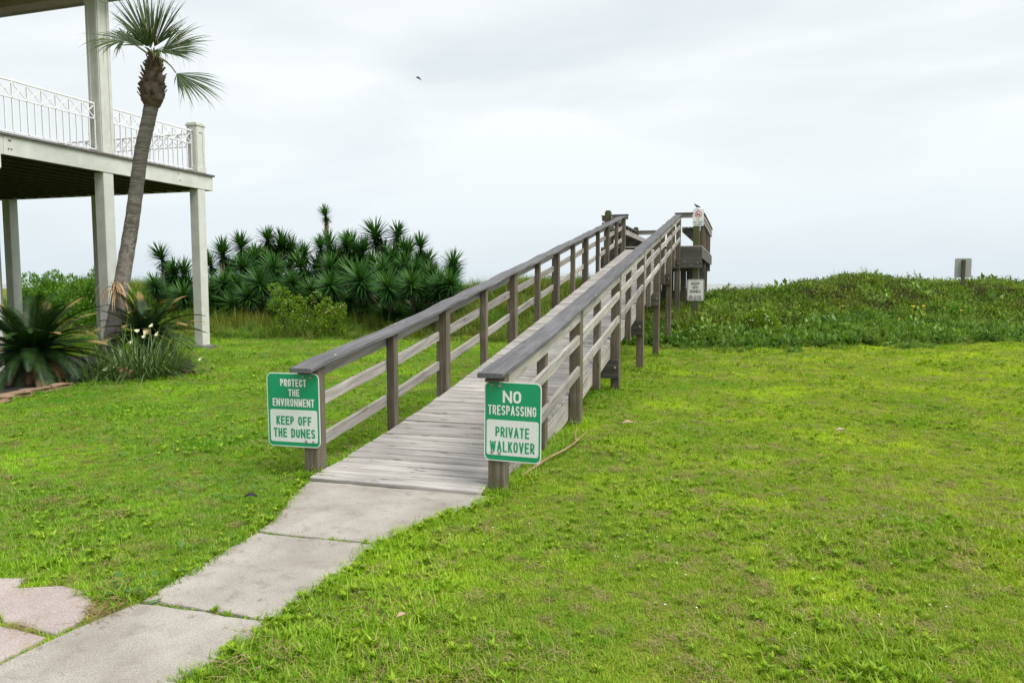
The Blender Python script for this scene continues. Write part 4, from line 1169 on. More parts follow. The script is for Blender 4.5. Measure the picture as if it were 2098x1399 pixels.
st_spots = [(-9.50, 7.25, 0.34, 75), (-9.66, 7.62, 0.42, 78), (-9.76, 8.05, 0.46, 84), (-9.80, 8.47, 0.36, 90), (-9.22, 10.50, 0.22, 55)]
for i, (x, y, l_, a) in enumerate(st_spots):
    o = mesh_obj('edging_stone', stone_mesh(l_ * 1.25, 0.22, 0.11, i + 1), M['redstone'], None, (x, y, 0.045), (0, 0, R(a)))
    tag(o, ['short grey-red edging stone at the left frame edge of the mulch bed', 'long flat reddish edging stone at the front of the mulch bed', 'reddish edging stone in front of the big sago palm', 'small edging stone nearly hidden by grass below the big sago palm', 'flat stone at the far right end of the planted bed'][i], 'stone', 'edging stones of the mulch bed')
o = mesh_obj('garden_stone', stone_mesh(0.26, 0.2, 0.26, 20), M['redstone'], None, (-9.58, 9.48, 0.10), (0.3, 0.2, 0.4))
tag(o, 'upright brown stone beside the pale flowers at the bed edge', 'stone')

# ------------------------------------------------------------------ yuccas
def rosette_mesh(seed, n=175, ln=0.60):
    rnd = random.Random(seed); mb = MB()
    for k in range(n):
        t = (k + 0.5) / n
        a = k * 2.39996 + rnd.uniform(-0.25, 0.25)
        el = math.asin(max(-1, min(1, 0.99 - 1.62 * t + rnd.uniform(-0.1, 0.1))))
        d = Vector((math.cos(a) * math.cos(el), math.sin(a) * math.cos(el), math.sin(el)))
        L0 = ln * (0.72 + 0.4 * math.sin(math.pi * min(1, t + 0.25))) * rnd.uniform(0.85, 1.1)
        b = Vector((0, 0, 0.16 - 0.34 * t)) + d * 0.02
        V, F_, A = blade(b, d, L0, 0.048, 0.10 + 0.35 * t, 3)
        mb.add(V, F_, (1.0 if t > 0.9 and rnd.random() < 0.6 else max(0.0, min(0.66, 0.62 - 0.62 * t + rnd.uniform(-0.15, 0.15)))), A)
    return mb.mesh('rosette')
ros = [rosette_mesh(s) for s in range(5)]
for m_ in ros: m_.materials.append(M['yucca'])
def yucca(label, heads, name='yucca_plant'):
    """heads: (x, y, z, size) of each leaf head in the world"""
    bx_ = sum(h_[0] for h_ in heads) / len(heads); by_ = sum(h_[1] for h_ in heads) / len(heads)
    bz_ = height(bx_, by_)
    root = empty(name, (bx_, by_, bz_)); tag(root, label, 'yucca', 'yuccas in the dark hedge on the dune')
    for i, (x, y, z, s) in enumerate(heads):
        hd = Vector((x - bx_, y - by_, z - bz_))
        foot = Vector((hd.x * 0.55, hd.y * 0.55, height(bx_ + hd.x * 0.55, by_ + hd.y * 0.55) - bz_ - 0.1))
        mid = foot.lerp(hd, 0.5) + Vector((random.uniform(-0.08, 0.08), random.uniform(-0.08, 0.08), 0))
        if hd.z - foot.z > 0.25:
            V, F_ = tube([foot, mid, hd], [0.07, 0.06, 0.05], 7, jitter=0.1)
            mesh_obj('stem', mesh_from('stem', V, F_), M['bark'], root)
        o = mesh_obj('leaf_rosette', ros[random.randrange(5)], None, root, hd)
        tilt = Vector((hd.x * 0.35 + random.uniform(-0.25, 0.25), hd.y * 0.35 - random.uniform(0.0, 0.45), 1)).normalized()
        o.rotation_euler = (tilt.to_track_quat('Z', 'Y').to_matrix() @ Matrix.Rotation(random.uniform(0, 6.28), 3, 'Z')).to_euler()
        o.scale = (s,) * 3
def head(x, y, z, r):
    """a leaf head set a little out of its row"""
    k = 1 + random.uniform(-0.011, 0.011)
    return (x * k, y * k, z + random.uniform(-0.07, 0.07), r * random.uniform(0.82, 0.98))
# leaf heads of each yucca: (x, y, z, size) in metres
YP = [
      ('leftmost yucca at the hedge end, left of the white corner column', [(-19.89, 21.6, 2.38, 1.03), (-18.19, 20.7, 1.96, 0.98), (-18.56, 20.7, 1.85, 0.98), (-17.52, 19.9, 1.09, 0.98), (-18.63, 19.9, 1.51, 0.87)]),
      ('yucca with low heads just right of the white corner column', [(-17.29, 21.6, 2.56, 1.09), (-17.07, 20.7, 2.17, 0.87), (-15.9, 19.9, 1.59, 1.03), (-16.35, 19.9, 1.25, 1.03), (-16.66, 19.9, 1.52, 0.87), (-16.18, 19.9, 0.75, 1.03), (-16.69, 19.9, 0.82, 0.92)]),
      ('broad yucca second from the column with a big head near the lawn', [(-17.12, 22.4, 2.88, 1.07), (-15.72, 20.7, 2.03, 1.07), (-15.34, 19.9, 1.49, 0.87), (-15.55, 19.9, 0.84, 1.2), (-16.02, 21.6, 2.41, 0.87), (-14.99, 19.9, 1.1, 0.87)]),
      ('twin-headed yucca at the left peak of the hedge', [(-16.02, 22.4, 3.09, 0.92), (-15.42, 22.4, 2.94, 1.11), (-14.61, 20.7, 2.02, 1.03), (-14.54, 19.9, 1.59, 1.14), (-15.56, 21.6, 2.4, 0.92)]),
      ('yucca in the dip of the hedge behind the lime-green bush', [(-14.02, 21.6, 2.55, 0.96), (-13.57, 20.7, 2.09, 1.03), (-13.35, 19.9, 1.59, 0.96), (-12.72, 19.9, 1.32, 0.87), (-13.54, 19.9, 1.11, 0.87)]),
      ('yucca below the tall single stem in the middle of the hedge', [(-13.53, 22.4, 2.88, 1.03), (-13.39, 21.6, 2.76, 0.82), (-12.47, 20.7, 2.03, 1.03), (-12.02, 19.9, 1.45, 1.0), (-12.47, 21.6, 2.75, 0.87), (-12.67, 21.6, 2.27, 0.87)]),
      ('yucca with a large round head low in the hedge centre', [(-12.62, 22.4, 2.89, 1.0), (-11.82, 21.6, 2.53, 1.03), (-10.93, 19.9, 1.62, 1.25), (-11.85, 20.7, 1.98, 0.92), (-11.47, 21.6, 2.2, 0.92)]),
      ('tallest leafy yucca at the right peak of the hedge', [(-11.75, 22.4, 3.07, 1.09), (-10.97, 22.4, 3.17, 0.85), (-10.76, 21.6, 2.3, 1.07), (-10.03, 19.9, 1.47, 1.11), (-10.65, 20.7, 1.92, 0.98)]),
      ('yucca right of the peak with paired heads above the dry twigs', [(-10.35, 21.6, 2.61, 0.82), (-9.29, 19.9, 1.57, 1.03), (-9.82, 20.7, 2.05, 0.92), (-9.75, 21.6, 2.68, 0.92), (-9.56, 21.6, 2.22, 1.03), (-9.49, 20.7, 1.97, 0.87)]),
      ('rightmost yucca at the hedge end nearest the boardwalk', [(-8.31, 20.7, 2.11, 0.89), (-8.34, 20.7, 1.82, 0.93), (-8.07, 19.9, 1.5, 0.91), (-8.4, 19.9, 1.43, 1.0), (-8.79, 19.9, 1.43, 0.92), (-9.0, 20.7, 1.87, 0.87)]),
]
for lab, hs in YP:
    inner = []
    for (x, y, z, r) in hs:              # lower, inner heads that close the hedge
        for k in range(2 if y > 21.5 else 1):
            if y > 20.5:
                q = head(x + random.uniform(-0.28, 0.28), y - 0.2, z - random.uniform(0.25, 0.95), 0.96)
                if q[2] > height(q[0], q[1] + 0.5) + 0.25: inner.append((q[0], q[1] + 0.7, q[2], q[3]))
    for k in range(3):                   # young low heads at the foot
        x, y, z, r = random.choice(hs); y2 = random.uniform(20.0, 20.9); x2 = x * y2 / y + random.uniform(-0.3, 0.3)
        inner.append((x2, y2, height(x2, y2) + random.uniform(0.22, 0.5), random.uniform(0.55, 0.85)))
    yucca(lab, [head(*q) for q in hs] + inner)
p = Vector((-14.40, 23.6, 4.04))
yucca('single tall thin yucca stem standing above the middle of the hedge', [(p.x, p.y, p.z, 0.64)])
tall = [o for o in COL.objects if o.get('label', '').startswith('single tall thin')][0]
mb = MB()
for k in range(60):
    b = Vector((0, 0, p.z - tall.location.z - 0.12 - 0.55 * random.random()))
    a = random.uniform(0, 6.28)
    V, F_, A = blade(b, (math.cos(a), math.sin(a), random.uniform(-0.4, 0.5)), random.uniform(0.18, 0.32), 0.025, 2.5, 3)
    mb.add(V, F_, random.random() * 0.7, A)
mesh_obj('dead_leaf_skirt', mb.mesh('dead_leaf_skirt'), M['dead'], tall)

# ------------------------------------------------------------------ shrubs
def shrub(name, label, base, lobes, nleaf, lsize, mat, cat='shrub', flowers=None, stems=6, group=None):
    """leaves on the shells of many small lobes, with stems; lobes (x,y,z,r) relative to base"""
    root = empty(name, base); tag(root, label, cat, group)
    mb = MB()
    tot = sum(l[3] ** 2 for l in lobes)
    for (x, y, z, r) in lobes:
        for k in range(int(nleaf * r * r / tot)):
            d = rdir(-0.5, 1.0)
            q = Vector((x, y, z)) + d * r * random.uniform(0.45, 1.0) ** 0.6 * (1 + 0.22 * noise.noise(d * 3.1 + Vector((x * 3, y * 3, z))))
            if q.z < 0.02: continue
            ld = (d + rdir() * 0.8 + Vector((0, 0, 0.3))).normalized()
            V, F_, A = leaf(q, ld, rdir(0.1, 1), lsize * random.uniform(0.7, 1.3), lsize * 0.45)
            mb.add(V, F_, random.random(), A)
    mesh_obj('foliage', mb.mesh('foliage'), mat, root)
    ms = MB()
    for k in range(stems):
        x, y, z, r = random.choice(lobes)
        V, F_ = tube([(x * 0.25, y * 0.25, -0.1), (x * 0.6, y * 0.6, z * 0.5), (x, y, z)], [0.03, 0.02, 0.008], 5)
        ms.add(V, F_)
    mesh_obj('stems', ms.mesh('stems'), M['bark'], root)
    if flowers:
        fm, n, sz = flowers
        for k in range(n):
            x, y, z, r = random.choice(lobes); d = rdir(0.1, 1.0); d.y -= 0.6; d.normalize()
            bm = bmesh.new(); bmesh.ops.create_icosphere(bm, subdivisions=1, radius=sz)
            for v in bm.verts: v.co *= random.uniform(0.7, 1.2)
            mesh_obj('flower', bm_mesh('flower', bm), fm, root, Vector((x, y, z)) + d * r * 1.03)
    return root
def lobe_cloud(w, d, h, n, rmin, rmax):
    L_ = []
    for k in range(n):
        a = rdir(0.0, 1.0); s = random.uniform(0.35, 1.0)
        L_.append((a.x * w / 2 * s, a.y * d / 2 * s, max(0.1, a.z * (h - rmax) * s), random.uniform(rmin, rmax)))
    return L_
b = (-20.6, 19.2); shrub('round_shrub', 'bright green round shrub seen under the deck beside the middle column', (*b, height(*b)), lobe_cloud(3.4, 2.2, 2.15, 46, 0.25, 0.42), 11000, 0.10, M['bush'])
b = (-23.2, 19.6); shrub('round_shrub', 'lower green shrub seen under the deck beside the left column', (*b, height(*b)), lobe_cloud(3.2, 2.0, 1.85, 36, 0.22, 0.38), 9000, 0.10, M['bush'])
b = (-18.0, 19.6); shrub('round_shrub', 'low green shrub behind the palm trunk, left of the yuccas', (*b, height(*b)), lobe_cloud(2.6, 1.6, 0.85, 16, 0.2, 0.3), 3000, 0.08, M['bush'])
b = (-12.5, 18.55); shrub('lime_shrub', 'lime-green twiggy shrub with small leaves in front of the yuccas', (*b, height(*b)), [(-0.35, 0, 1.15, 0.30), (-0.5, 0, 0.85, 0.28), (-0.1, 0, 0.75, 0.33), (0.15, 0.1, 0.95, 0.25), (0.35, 0, 0.6, 0.33), (-0.2, -0.05, 0.35, 0.36), (0.55, 0, 0.3, 0.32), (-0.6, 0, 1.4, 0.18), (0.75, 0.1, 1.2, 0.14), (0.55, 0.1, 1.05, 0.14)], 2600, 0.06, M['limebush'], flowers=(M['wht'], 14, 0.014))
b = (-11.35, 18.65); shrub('flowering_shrub', 'small light green shrub with pink flower heads in front of the yuccas', (*b, height(*b)), [(0, 0, 0.45, 0.34), (0.25, 0, 0.65, 0.26), (-0.2, 0, 0.75, 0.24), (0.4, 0, 0.85, 0.16), (-0.05, 0, 0.98, 0.16), (0.1, 0, 0.2, 0.38)], 2000, 0.07, M['limebush'], flowers=(M['pink'], 12, 0.025))
b = (0.45, 20.4); shrub('spiky_flowering_shrub', 'lime-green rounded shrub with whitish flower spikes on the right dune slope', (*b, height(*b)), [(0, 0, 0.25, 0.36), (0.3, 0, 0.25, 0.30), (-0.3, 0, 0.25, 0.30), (0.1, 0.1, 0.45, 0.30)], 3600, 0.075, M['limebush'], flowers=(M['wht'], 26, 0.018))
b = (6.9, 27.4); shrub('low_shrub', 'bright green low shrub on the dune crest beside the sign back', (*b, height(*b)), [(-0.5, 0, 0.15, 0.3), (-0.1, 0, 0.2, 0.3), (-0.9, 0, 0.15, 0.28), (-1.3, 0, 0.12, 0.26)], 1700, 0.07, M['limebush'])
b = (-6.6, 24.6); shrub('low_shrub', 'bright green low shrub on the grassy crest seen through the left railing', (*b, height(*b)), [(0, 0, 0.15, 0.3), (0.4, 0, 0.15, 0.28), (-0.4, 0, 0.12, 0.26), (0.75, 0, 0.1, 0.22)], 1500, 0.07, M['bush'])

# dry twigs at the hedge foot
for i, (x, y, lab) in enumerate([(-9.2, 20.0, 'tangle of bare grey twigs below the centre of the yucca hedge'), (-8.2, 20.3, 'tangle of bare grey twigs near the right end of the yucca hedge')]):
    mb = MB()
    for k in range(26):
        d = rdir(0.1, 0.9); b = Vector((random.uniform(-0.5, 0.5), random.uniform(-0.2, 0.2), 0))
        P = [b]
        for j in range(4):
            P.append(P[-1] + d * random.uniform(0.1, 0.18)); d = (d + rdir() * 0.45).normalized()
        V, F_ = tube(P, [0.009, 0.008, 0.006, 0.005, 0.003], 4)
        mb.add(V, F_)
    o = mesh_obj('dry_twigs', mb.mesh('dry_twigs'), M['twig'], None, (x, y, height(x, y) - 0.02)); tag(o, lab, 'twigs')

# ------------------------------------------------------------------ small things lying about, bird, kite
pts = [(-1.66, 5.62, 0.045), (-1.62, 5.95, 0.055), (-1.60, 6.25, 0.05), (-1.52, 6.55, 0.065), (-1.50, 6.85, 0.06), (-1.47, 7.05, 0.09), (-1.44, 7.22, 0.12)]
V, F_ = tube(pts, [0.008, 0.012, 0.011, 0.010, 0.009, 0.008, 0.004], 7, jitter=0.15)
mb = MB(); mb.add(V, F_)
V, F_ = tube([(-1.49, 6.9, 0.065), (-1.54, 7.1, 0.11), (-1.56, 7.28, 0.13)], [0.010, 0.008, 0.004], 6, jitter=0.15); mb.add(V, F_)
M['stick'] = plain('bare_stick', (0.20, 0.13, 0.07), (0.32, 0.23, 0.13), 14, 0.9, 0.004)
o = mesh_obj('fallen_branch', mb.mesh('fallen_branch'), M['stick']); tag(o, 'forked bare stick lying in the grass beside the right rail', 'branch')
def dry_leaf(x, y, lab, size, mat, rz=0.0):
    mb = MB(); n = 7
    Vv = []
    for j in range(n):
        t = j / (n - 1); w = size * 0.26 * math.sin(math.pi * (0.04 + 0.92 * t)) ; c = 0.10 * size * math.sin(t * 3.4)
        Vv += [(size * (t - 0.5), -w, 0.02 + c + 0.25 * w), (size * (t - 0.5), 0, 0.012 + c), (size * (t - 0.5), w, 0.02 + c + 0.35 * w)]
    Ff = []
    for j in range(n - 1):
        Ff += [(3 * j, 3 * j + 3, 3 * j + 4, 3 * j + 1), (3 * j + 1, 3 * j + 4, 3 * j + 5, 3 * j + 2)]
    o = mesh_obj('dry_leaf', mesh_from('dry_leaf', Vv, Ff, True), mat, None, (x, y, 0.045), (0.15, -0.1, rz)); tag(o, lab, 'leaf')
M['paleleaf'] = plain('pale_dry_leaf', (0.30, 0.22, 0.14), (0.42, 0.33, 0.24), 18, 0.8)
M['blackleaf'] = plain('black_dry_leaf', (0.012, 0.012, 0.016), (0.03, 0.03, 0.035), 18, 0.6)
dry_leaf(-1.15, 8.04, 'pale curled leaf on the grass right of the rail', 0.13, M['paleleaf'], 0.3)
dry_leaf(1.05, 8.3, 'tan leaf on the lawn in the right half of the picture', 0.11, M['paleleaf'], 0.2)
dry_leaf(-1.47, 3.0, 'tan leaf on the lawn at the bottom, right of the path', 0.05, M['paleleaf'], 0.9)
dry_leaf(-3.36, 4.42, 'black shrivelled leaf on the grass left of the path', 0.10, M['blackleaf'], 0.2)

def bird():
    root = empty('bird', (-1.245, 22.13, 3.76)); tag(root, 'small dark bird perched on top of the tall corner post', 'bird')
    # one continuous body: tail, belly, breast, neck, head lofted along a spine, facing -X
    sp_ = [(0.115, 0.045, 0.004, 0.014), (0.085, 0.052, 0.007, 0.018), (0.05, 0.062, 0.016, 0.022), (0.02, 0.075, 0.028, 0.030), (-0.01, 0.09, 0.034, 0.035), (-0.035, 0.105, 0.030, 0.030), (-0.05, 0.122, 0.020, 0.020), (-0.058, 0.137, 0.020, 0.020), (-0.068, 0.143, 0.018, 0.017), (-0.080, 0.143, 0.008, 0.008), (-0.096, 0.141, 0.001, 0.001)]
    V, F_ = [], []; n = 10
    for (x, z, rz, ry) in sp_:
        for k in range(n):
            a = 2 * math.pi * k / n; V.append((x + 0.3 * rz * math.sin(a), ry * math.cos(a), z + rz * math.sin(a)))
    for i in range(len(sp_) - 1):
        for k in range(n): F_.append((i * n + k, i * n + (k + 1) % n, (i + 1) * n + (k + 1) % n, (i + 1) * n + k))
    F_.append(tuple(range(n))[::-1]); F_.append(tuple(range((len(sp_) - 1) * n, len(sp_) * n)))
    M['bird'] = plain('bird_feathers', (0.05, 0.045, 0.045), (0.12, 0.11, 0.105), 25, 0.7)
    mesh_obj('body', mesh_from('body', V, F_, True), M['bird'], root)
    for s in (-1, 1):
        wv = [(-0.03, s * 0.034, 0.10), (0.02, s * 0.038, 0.105), (0.105, s * 0.018, 0.055), (0.03, s * 0.037, 0.07)]
        wv += [(x, y_ + s * 0.006, z) for x, y_, z in wv]
        mesh_obj('wing', mesh_from('wing', wv, [(0, 1, 2, 3), (4, 7, 6, 5), (0, 4, 5, 1), (1, 5, 6, 2), (2, 6, 7, 3), (3, 7, 4, 0)]), M['bird'], root)
        V2, F2 = tube([(0.0, s * 0.014, 0.065), (0.004, s * 0.014, 0.002)], [0.004, 0.003], 5)
        mesh_obj('leg', mesh_from('leg', V2, F2), M['bolt'], root)
bird()
# far kite with streaming tails
kp = Vector((-31.6, 70.0, 22.4))
kite = empty('kite', kp); tag(kite, 'tiny dark kite with pale streaming tails high in the sky', 'kite')
V, F_ = [], []
for i in range(7):
    t = i / 6; a = R(150 - 95 * t)
    c = vec3(0.28 * math.cos(a) + 0.12 * t - 0.05, 0.14 * math.sin(a) - 0.33 * t * t, 0)
    w = 0.16 * math.sin(math.pi * (0.12 + 0.8 * t))
    V += [c + vec3(0, 0.3 * w, -w), c + vec3(0, -0.55 * w, w), c + vec3(0, -0.55 * w - 0.015, w), c + vec3(0, 0.3 * w - 0.015, -w)]
for i in range(6):
    for k in range(4): F_.append((4 * i + k, 4 * i + (k + 1) % 4, 4 * i + 4 + (k + 1) % 4, 4 * i + 4 + k))
F_ += [(3, 2, 1, 0), (24, 25, 26, 27)]
M['kite'] = plain('kite_cloth', (0.10, 0.085, 0.09), (0.16, 0.14, 0.15), 3, 0.7)
M['tail'] = plain('kite_tail', (0.55, 0.58, 0.60), (0.62, 0.64, 0.66), 3, 0.8)
mesh_obj('canopy', mesh_from('canopy', V, F_), M['kite'], kite)
for s in (0, 1):
    P = [vec3(0.3 + 3.3 * t, -0.28 - 0.10 * s + 0.10 * math.sin(6 * t + 2 * s) * t, 0.1 * s) for t in np.linspace(0, 1, 12)]
    V2, F2 = tube(P, [0.005] * 12, 4); mesh_obj('tail', mesh_from('tail', V2, F2), M['tail'], kite)

# ------------------------------------------------------------------ scattered growth (geometry-node scatter of small source meshes)
def in_poly(x, y, poly):
    c = False; n = len(poly); j = n - 1
    for i in range(n):
        xi, yi = poly[i]; xj, yj = poly[j]
        if (yi > y) != (yj > y) and x < (xj - xi) * (y - yi) / (yj - yi) + xi: c = not c
        j = i
    return c
def grow_poly(poly, d):
    cx_ = sum(p[0] for p in poly) / len(poly); cy_ = sum(p[1] for p in poly) / len(poly)
    return [(cx_ + (p[0] - cx_) * (1 + d), cy_ + (p[1] - cy_) * (1 + d)) for p in poly]
HARD = SLABS + FLAGS
def blocked(x, y):
    if 5.02 < y < 6.9 and -3.30 < x < -1.80: return True
    if y < 5.2 and -4.3 < x < -1.5:
        for p in HARD:
            if in_poly(x, y, p): return True
    if -14.5 < x < -8.7 and 5.5 < y < 13 and in_poly(x, y, BED): return True
    return False

def scatter(name, label, points, sources, cat=None):
    """points: list of (x,y,z, rx,ry,rz, scale, source index)"""
    P = np.array(points, dtype=np.float64)
    me = bpy.data.meshes.new(name)
    me.vertices.add(len(P)); me.vertices.foreach_set('co', P[:, :3].ravel())
    a = me.attributes.new('rot', 'FLOAT_VECTOR', 'POINT'); a.data.foreach_set('vector', P[:, 3:6].ravel())
    a = me.attributes.new('scl', 'FLOAT', 'POINT'); a.data.foreach_set('value', P[:, 6])
    a = me.attributes.new('idx', 'INT', 'POINT'); a.data.foreach_set('value', P[:, 7].astype(int))
    me.update()
    o = mesh_obj(name, me); tag(o, label, None, None, 'stuff')
    srccol = bpy.data.collections.new(name + '_sources')
    for i, (m_, mat) in enumerate(sources):
        so = bpy.data.objects.new('%s_source_%02d' % (name, i), m_)
        if not m_.materials: m_.materials.append(mat)
        srccol.objects.link(so)
    ng = bpy.data.node_groups.new(name, 'GeometryNodeTree')
    ng.interface.new_socket('Geometry', in_out='INPUT', socket_type='NodeSocketGeometry')
    ng.interface.new_socket('Geometry', in_out='OUTPUT', socket_type='NodeSocketGeometry')
    N, L = ng.nodes, ng.links
    gi = N.new('NodeGroupInput'); go = N.new('NodeGroupOutput')
    ci = N.new('GeometryNodeCollectionInfo'); ci.inputs['Collection'].default_value = srccol
    ci.inputs['Separate Children'].default_value = True; ci.inputs['Reset Children'].default_value = True
    ip = N.new('GeometryNodeInstanceOnPoints'); ip.inputs['Pick Instance'].default_value = True
    def attr(nm, ty):
        n_ = N.new('GeometryNodeInputNamedAttribute'); n_.data_type = ty; n_.inputs['Name'].default_value = nm; return n_.outputs['Attribute']
    e2r = N.new('FunctionNodeEulerToRotation')
    L.new(attr('rot', 'FLOAT_VECTOR'), e2r.inputs[0])
    L.new(gi.outputs[0], ip.inputs['Points']); L.new(ci.outputs[0], ip.inputs['Instance'])
    L.new(attr('idx', 'INT'), ip.inputs['Instance Index']); L.new(e2r.outputs[0], ip.inputs['Rotation']); L.new(attr('scl', 'FLOAT'), ip.inputs['Scale'])
    L.new(ip.outputs[0], go.inputs[0])
    md = o.modifiers.new('scatter', 'NODES'); md.node_group = ng
    return o

def grass_tuft(n, ln, wd, spread, lean=0.9, droop=0.8):
    mb = MB()
    for k in range(n):
        a = random.uniform(0, 6.28); r = spread * math.sqrt(random.random())
        b = Vector((r * math.cos(a), r * math.sin(a), -0.005))
        d = rdir(0.0, 1.0) * lean + Vector((0, 0, 0.42))
        V, F_, A = blade(b, d, ln * random.uniform(0.5, 1.15), wd * random.uniform(0.7, 1.2), droop * random.uniform(0.3, 1.5), 3)
        mb.add(V, F_, random.random(), A)
    return mb.mesh('tuft')
def weed(n, ln, wd):
    mb = MB()
    for k in range(n):
        a = k * 2.4 + random.uniform(-0.3, 0.3)
        d = Vector((math.cos(a), math.sin(a), random.uniform(0.25, 1.3)))
        b = Vector((0, 0, 0.005 + 0.025 * random.random()))
        V, F_, A = leaf(b, d, (0, 0, 1), ln * random.uniform(0.6, 1.1), wd * random.uniform(0.8, 1.2), 0.3)
        mb.add(V, F_, random.random(), A)
    return mb.mesh('weed')
def round_leaf_weed(n, r):
    mb = MB()
    for k in range(n):
        c = Vector((random.uniform(-0.07, 0.07), random.uniform(-0.07, 0.07), random.uniform(0.025, 0.06)))
        rr = r * random.uniform(0.5, 1.1); nx_, ny_ = random.uniform(-0.4, 0.4), random.uniform(-0.4, 0.4)
        V = [c] + [c + Vector((rr * math.cos(a), rr * math.sin(a), rr * (nx_ * math.cos(a) + ny_ * math.sin(a)) + 0.15 * rr)) for a in np.linspace(0.3, 6.1, 9)]
        mb.add(V, [(0, i, i + 1) for i in range(1, 9)], random.random(), [0.5] * 10)
    return mb.mesh('round_weed')
def thatch(n, ln):
    mb = MB()
    for k in range(n):
        b = Vector((random.uniform(-0.08, 0.08), random.uniform(-0.08, 0.08), random.uniform(0.004, 0.03)))
        d = rdir(-0.1, 0.4)
        V, F_, A = blade(b, d, ln * random.uniform(0.4, 1.1), 0.003, 0.2, 2)
        mb.add(V, F_, random.random(), A)
    return mb.mesh('thatch')
def tiny_flower(r):
    mb = MB()
    for k in range(5):
        a = k * 1.2566
        V, F_, A = leaf((0.004, 0, 0.055), (math.cos(a), math.sin(a), 0.3), (0, 0, 1), r, r * 0.8)
        mb.add(V, F_, 0.5, A)
    return mb.mesh('tiny_flower')

LAWN_PATCH = [(0.48, 0.78, (0.36, 0.36, 0.03), 0.75), (0.44, 0.26, (0.070, 0.155, 0.012), 0.7)]
M['grass'] = leafmat('lawn_grass', [(0.118, 0.228, 0.008), (0.220, 0.360, 0.014), (0.345, 0.455, 0.026), (0.45, 0.42, 0.10)], gloss=0.015, trans=0.38, patch=LAWN_PATCH, patch_scale=0.7, inst_vary=0.34, side=(-3.0, 3.0, (0.70, 0.92, 1.15)))
M['weed'] = leafmat('lawn_weed', [(0.13, 0.24, 0.010), (0.22, 0.36, 0.014), (0.33, 0.46, 0.03)], gloss=0.015, trans=0.3, inst_vary=0.4)
M['dollar'] = leafmat('round_weed', [(0.06, 0.16, 0.035), (0.10, 0.22, 0.05), (0.17, 0.30, 0.07)], gloss=0.025, trans=0.3, inst_vary=0.4)
M['thatch'] = leafmat('dry_grass', [(0.16, 0.11, 0.04), (0.28, 0.21, 0.09), (0.42, 0.34, 0.17)], gloss=0.03, trans=0.2, inst_vary=0.3)
src = [(grass_tuft(46, 0.055, 0.0042, 0.06), M['grass']) for _ in range(5)] + [(grass_tuft(40, 0.085, 0.005, 0.07, 0.8), M['grass']) for _ in range(2)] + \
      [(weed(12, 0.045, 0.014), M['weed']) for _ in range(3)] + [(round_leaf_weed(6, 0.017), M['dollar'])] + [(thatch(40, 0.09), M['thatch']) for _ in range(2)] + \
      [(tiny_flower(0.007), M['wht']), (tiny_flower(0.02), M['pink'])]
PTS = []
def lawn_ok(x, y):
    return y < toe(x) + 0.3 and not blocked(x, y)
cy0, sy0 = math.cos(YAW), math.sin(YAW)
def view_uv(x, y):          # distance ahead of and beside the view axis
    return -x * sy0 + y * cy0, x * cy0 + y * sy0
def add_lawn(n, dmin, dmax, smin, smax):
    k = 0
    while k < n:
        d = math.sqrt(random.uniform(dmin ** 2, dmax ** 2)); s = random.uniform(-1.0, 1.25) * d
        x, y = -sy0 * d + cy0 * s, cy0 * d + sy0 * s
        k += 1
        if not lawn_ok(x, y): continue
        q = noise.noise((x * 0.9, y * 0.9, 9.0)); q2 = noise.noise((x * 0.35 + 40, y * 0.35, 1.0))
        u = random.random()
        right = x > -2.5
        if u < 0.05 + 0.10 * max(0, q2) : idx = 10 + random.randrange(2)
        elif u < (0.20 if q > 0.08 else 0.09) + 0.03 * right: idx = 7 + random.randrange(2)
        elif u < 0.30 and q > 0.25: idx = 6
        elif not right and u < 0.145 and q < -0.12: idx = 9
        else: idx = random.randrange(5) if q < 0.35 else random.randrange(7)
        if idx == 9 and right: idx = 8
        sc_ = random.uniform(smin, smax) * (1 + 0.45 * q) * (1.25 if random.random() < 0.08 else 1.0)
        PTS.append((x, y, height(x, y), random.uniform(-0.15, 0.15), random.uniform(-0.15, 0.15), random.uniform(0, 6.28), sc_, idx))
# sources order: 0-4 fine, 5-6 longer, 7-9 weeds, 10 round, 11-12 thatch, 13 white, 14 pink
_remap = {7: 7, 8: 8, 9: 10, 10: 11, 11: 12}
add_lawn(25500, 1.4, 6.0, 0.58, 0.88)
add_lawn(40500, 6.0, 12.0, 0.70, 1.0)
add_lawn(38000, 12.0, 25.0, 1.1, 1.6)
PTS = [(*p[:7], _remap.get(int(p[7]), int(p[7]))) for p in PTS]
for k in range(200):
    d = math.sqrt(random.uniform(4, 70)); s = random.uniform(-0.1, 0.8) * d
    x, y = -sy0 * d + cy0 * s, cy0 * d + sy0 * s
    if lawn_ok(x, y) and noise.noise((x * 0.8, y * 0.8, 4)) > -0.05: PTS.append((x, y, height(x, y), 0, 0, random.uniform(0, 6), random.uniform(0.6, 1.0), 13))
for k in range(70):
    x, y = random.gauss(-0.2, 1.6), random.uniform(14.5, 18.4)
    if x > -1.5: PTS.append((x, y, height(x, y), 0, 0, random.uniform(0, 6), random.uniform(0.9, 1.4), 14))
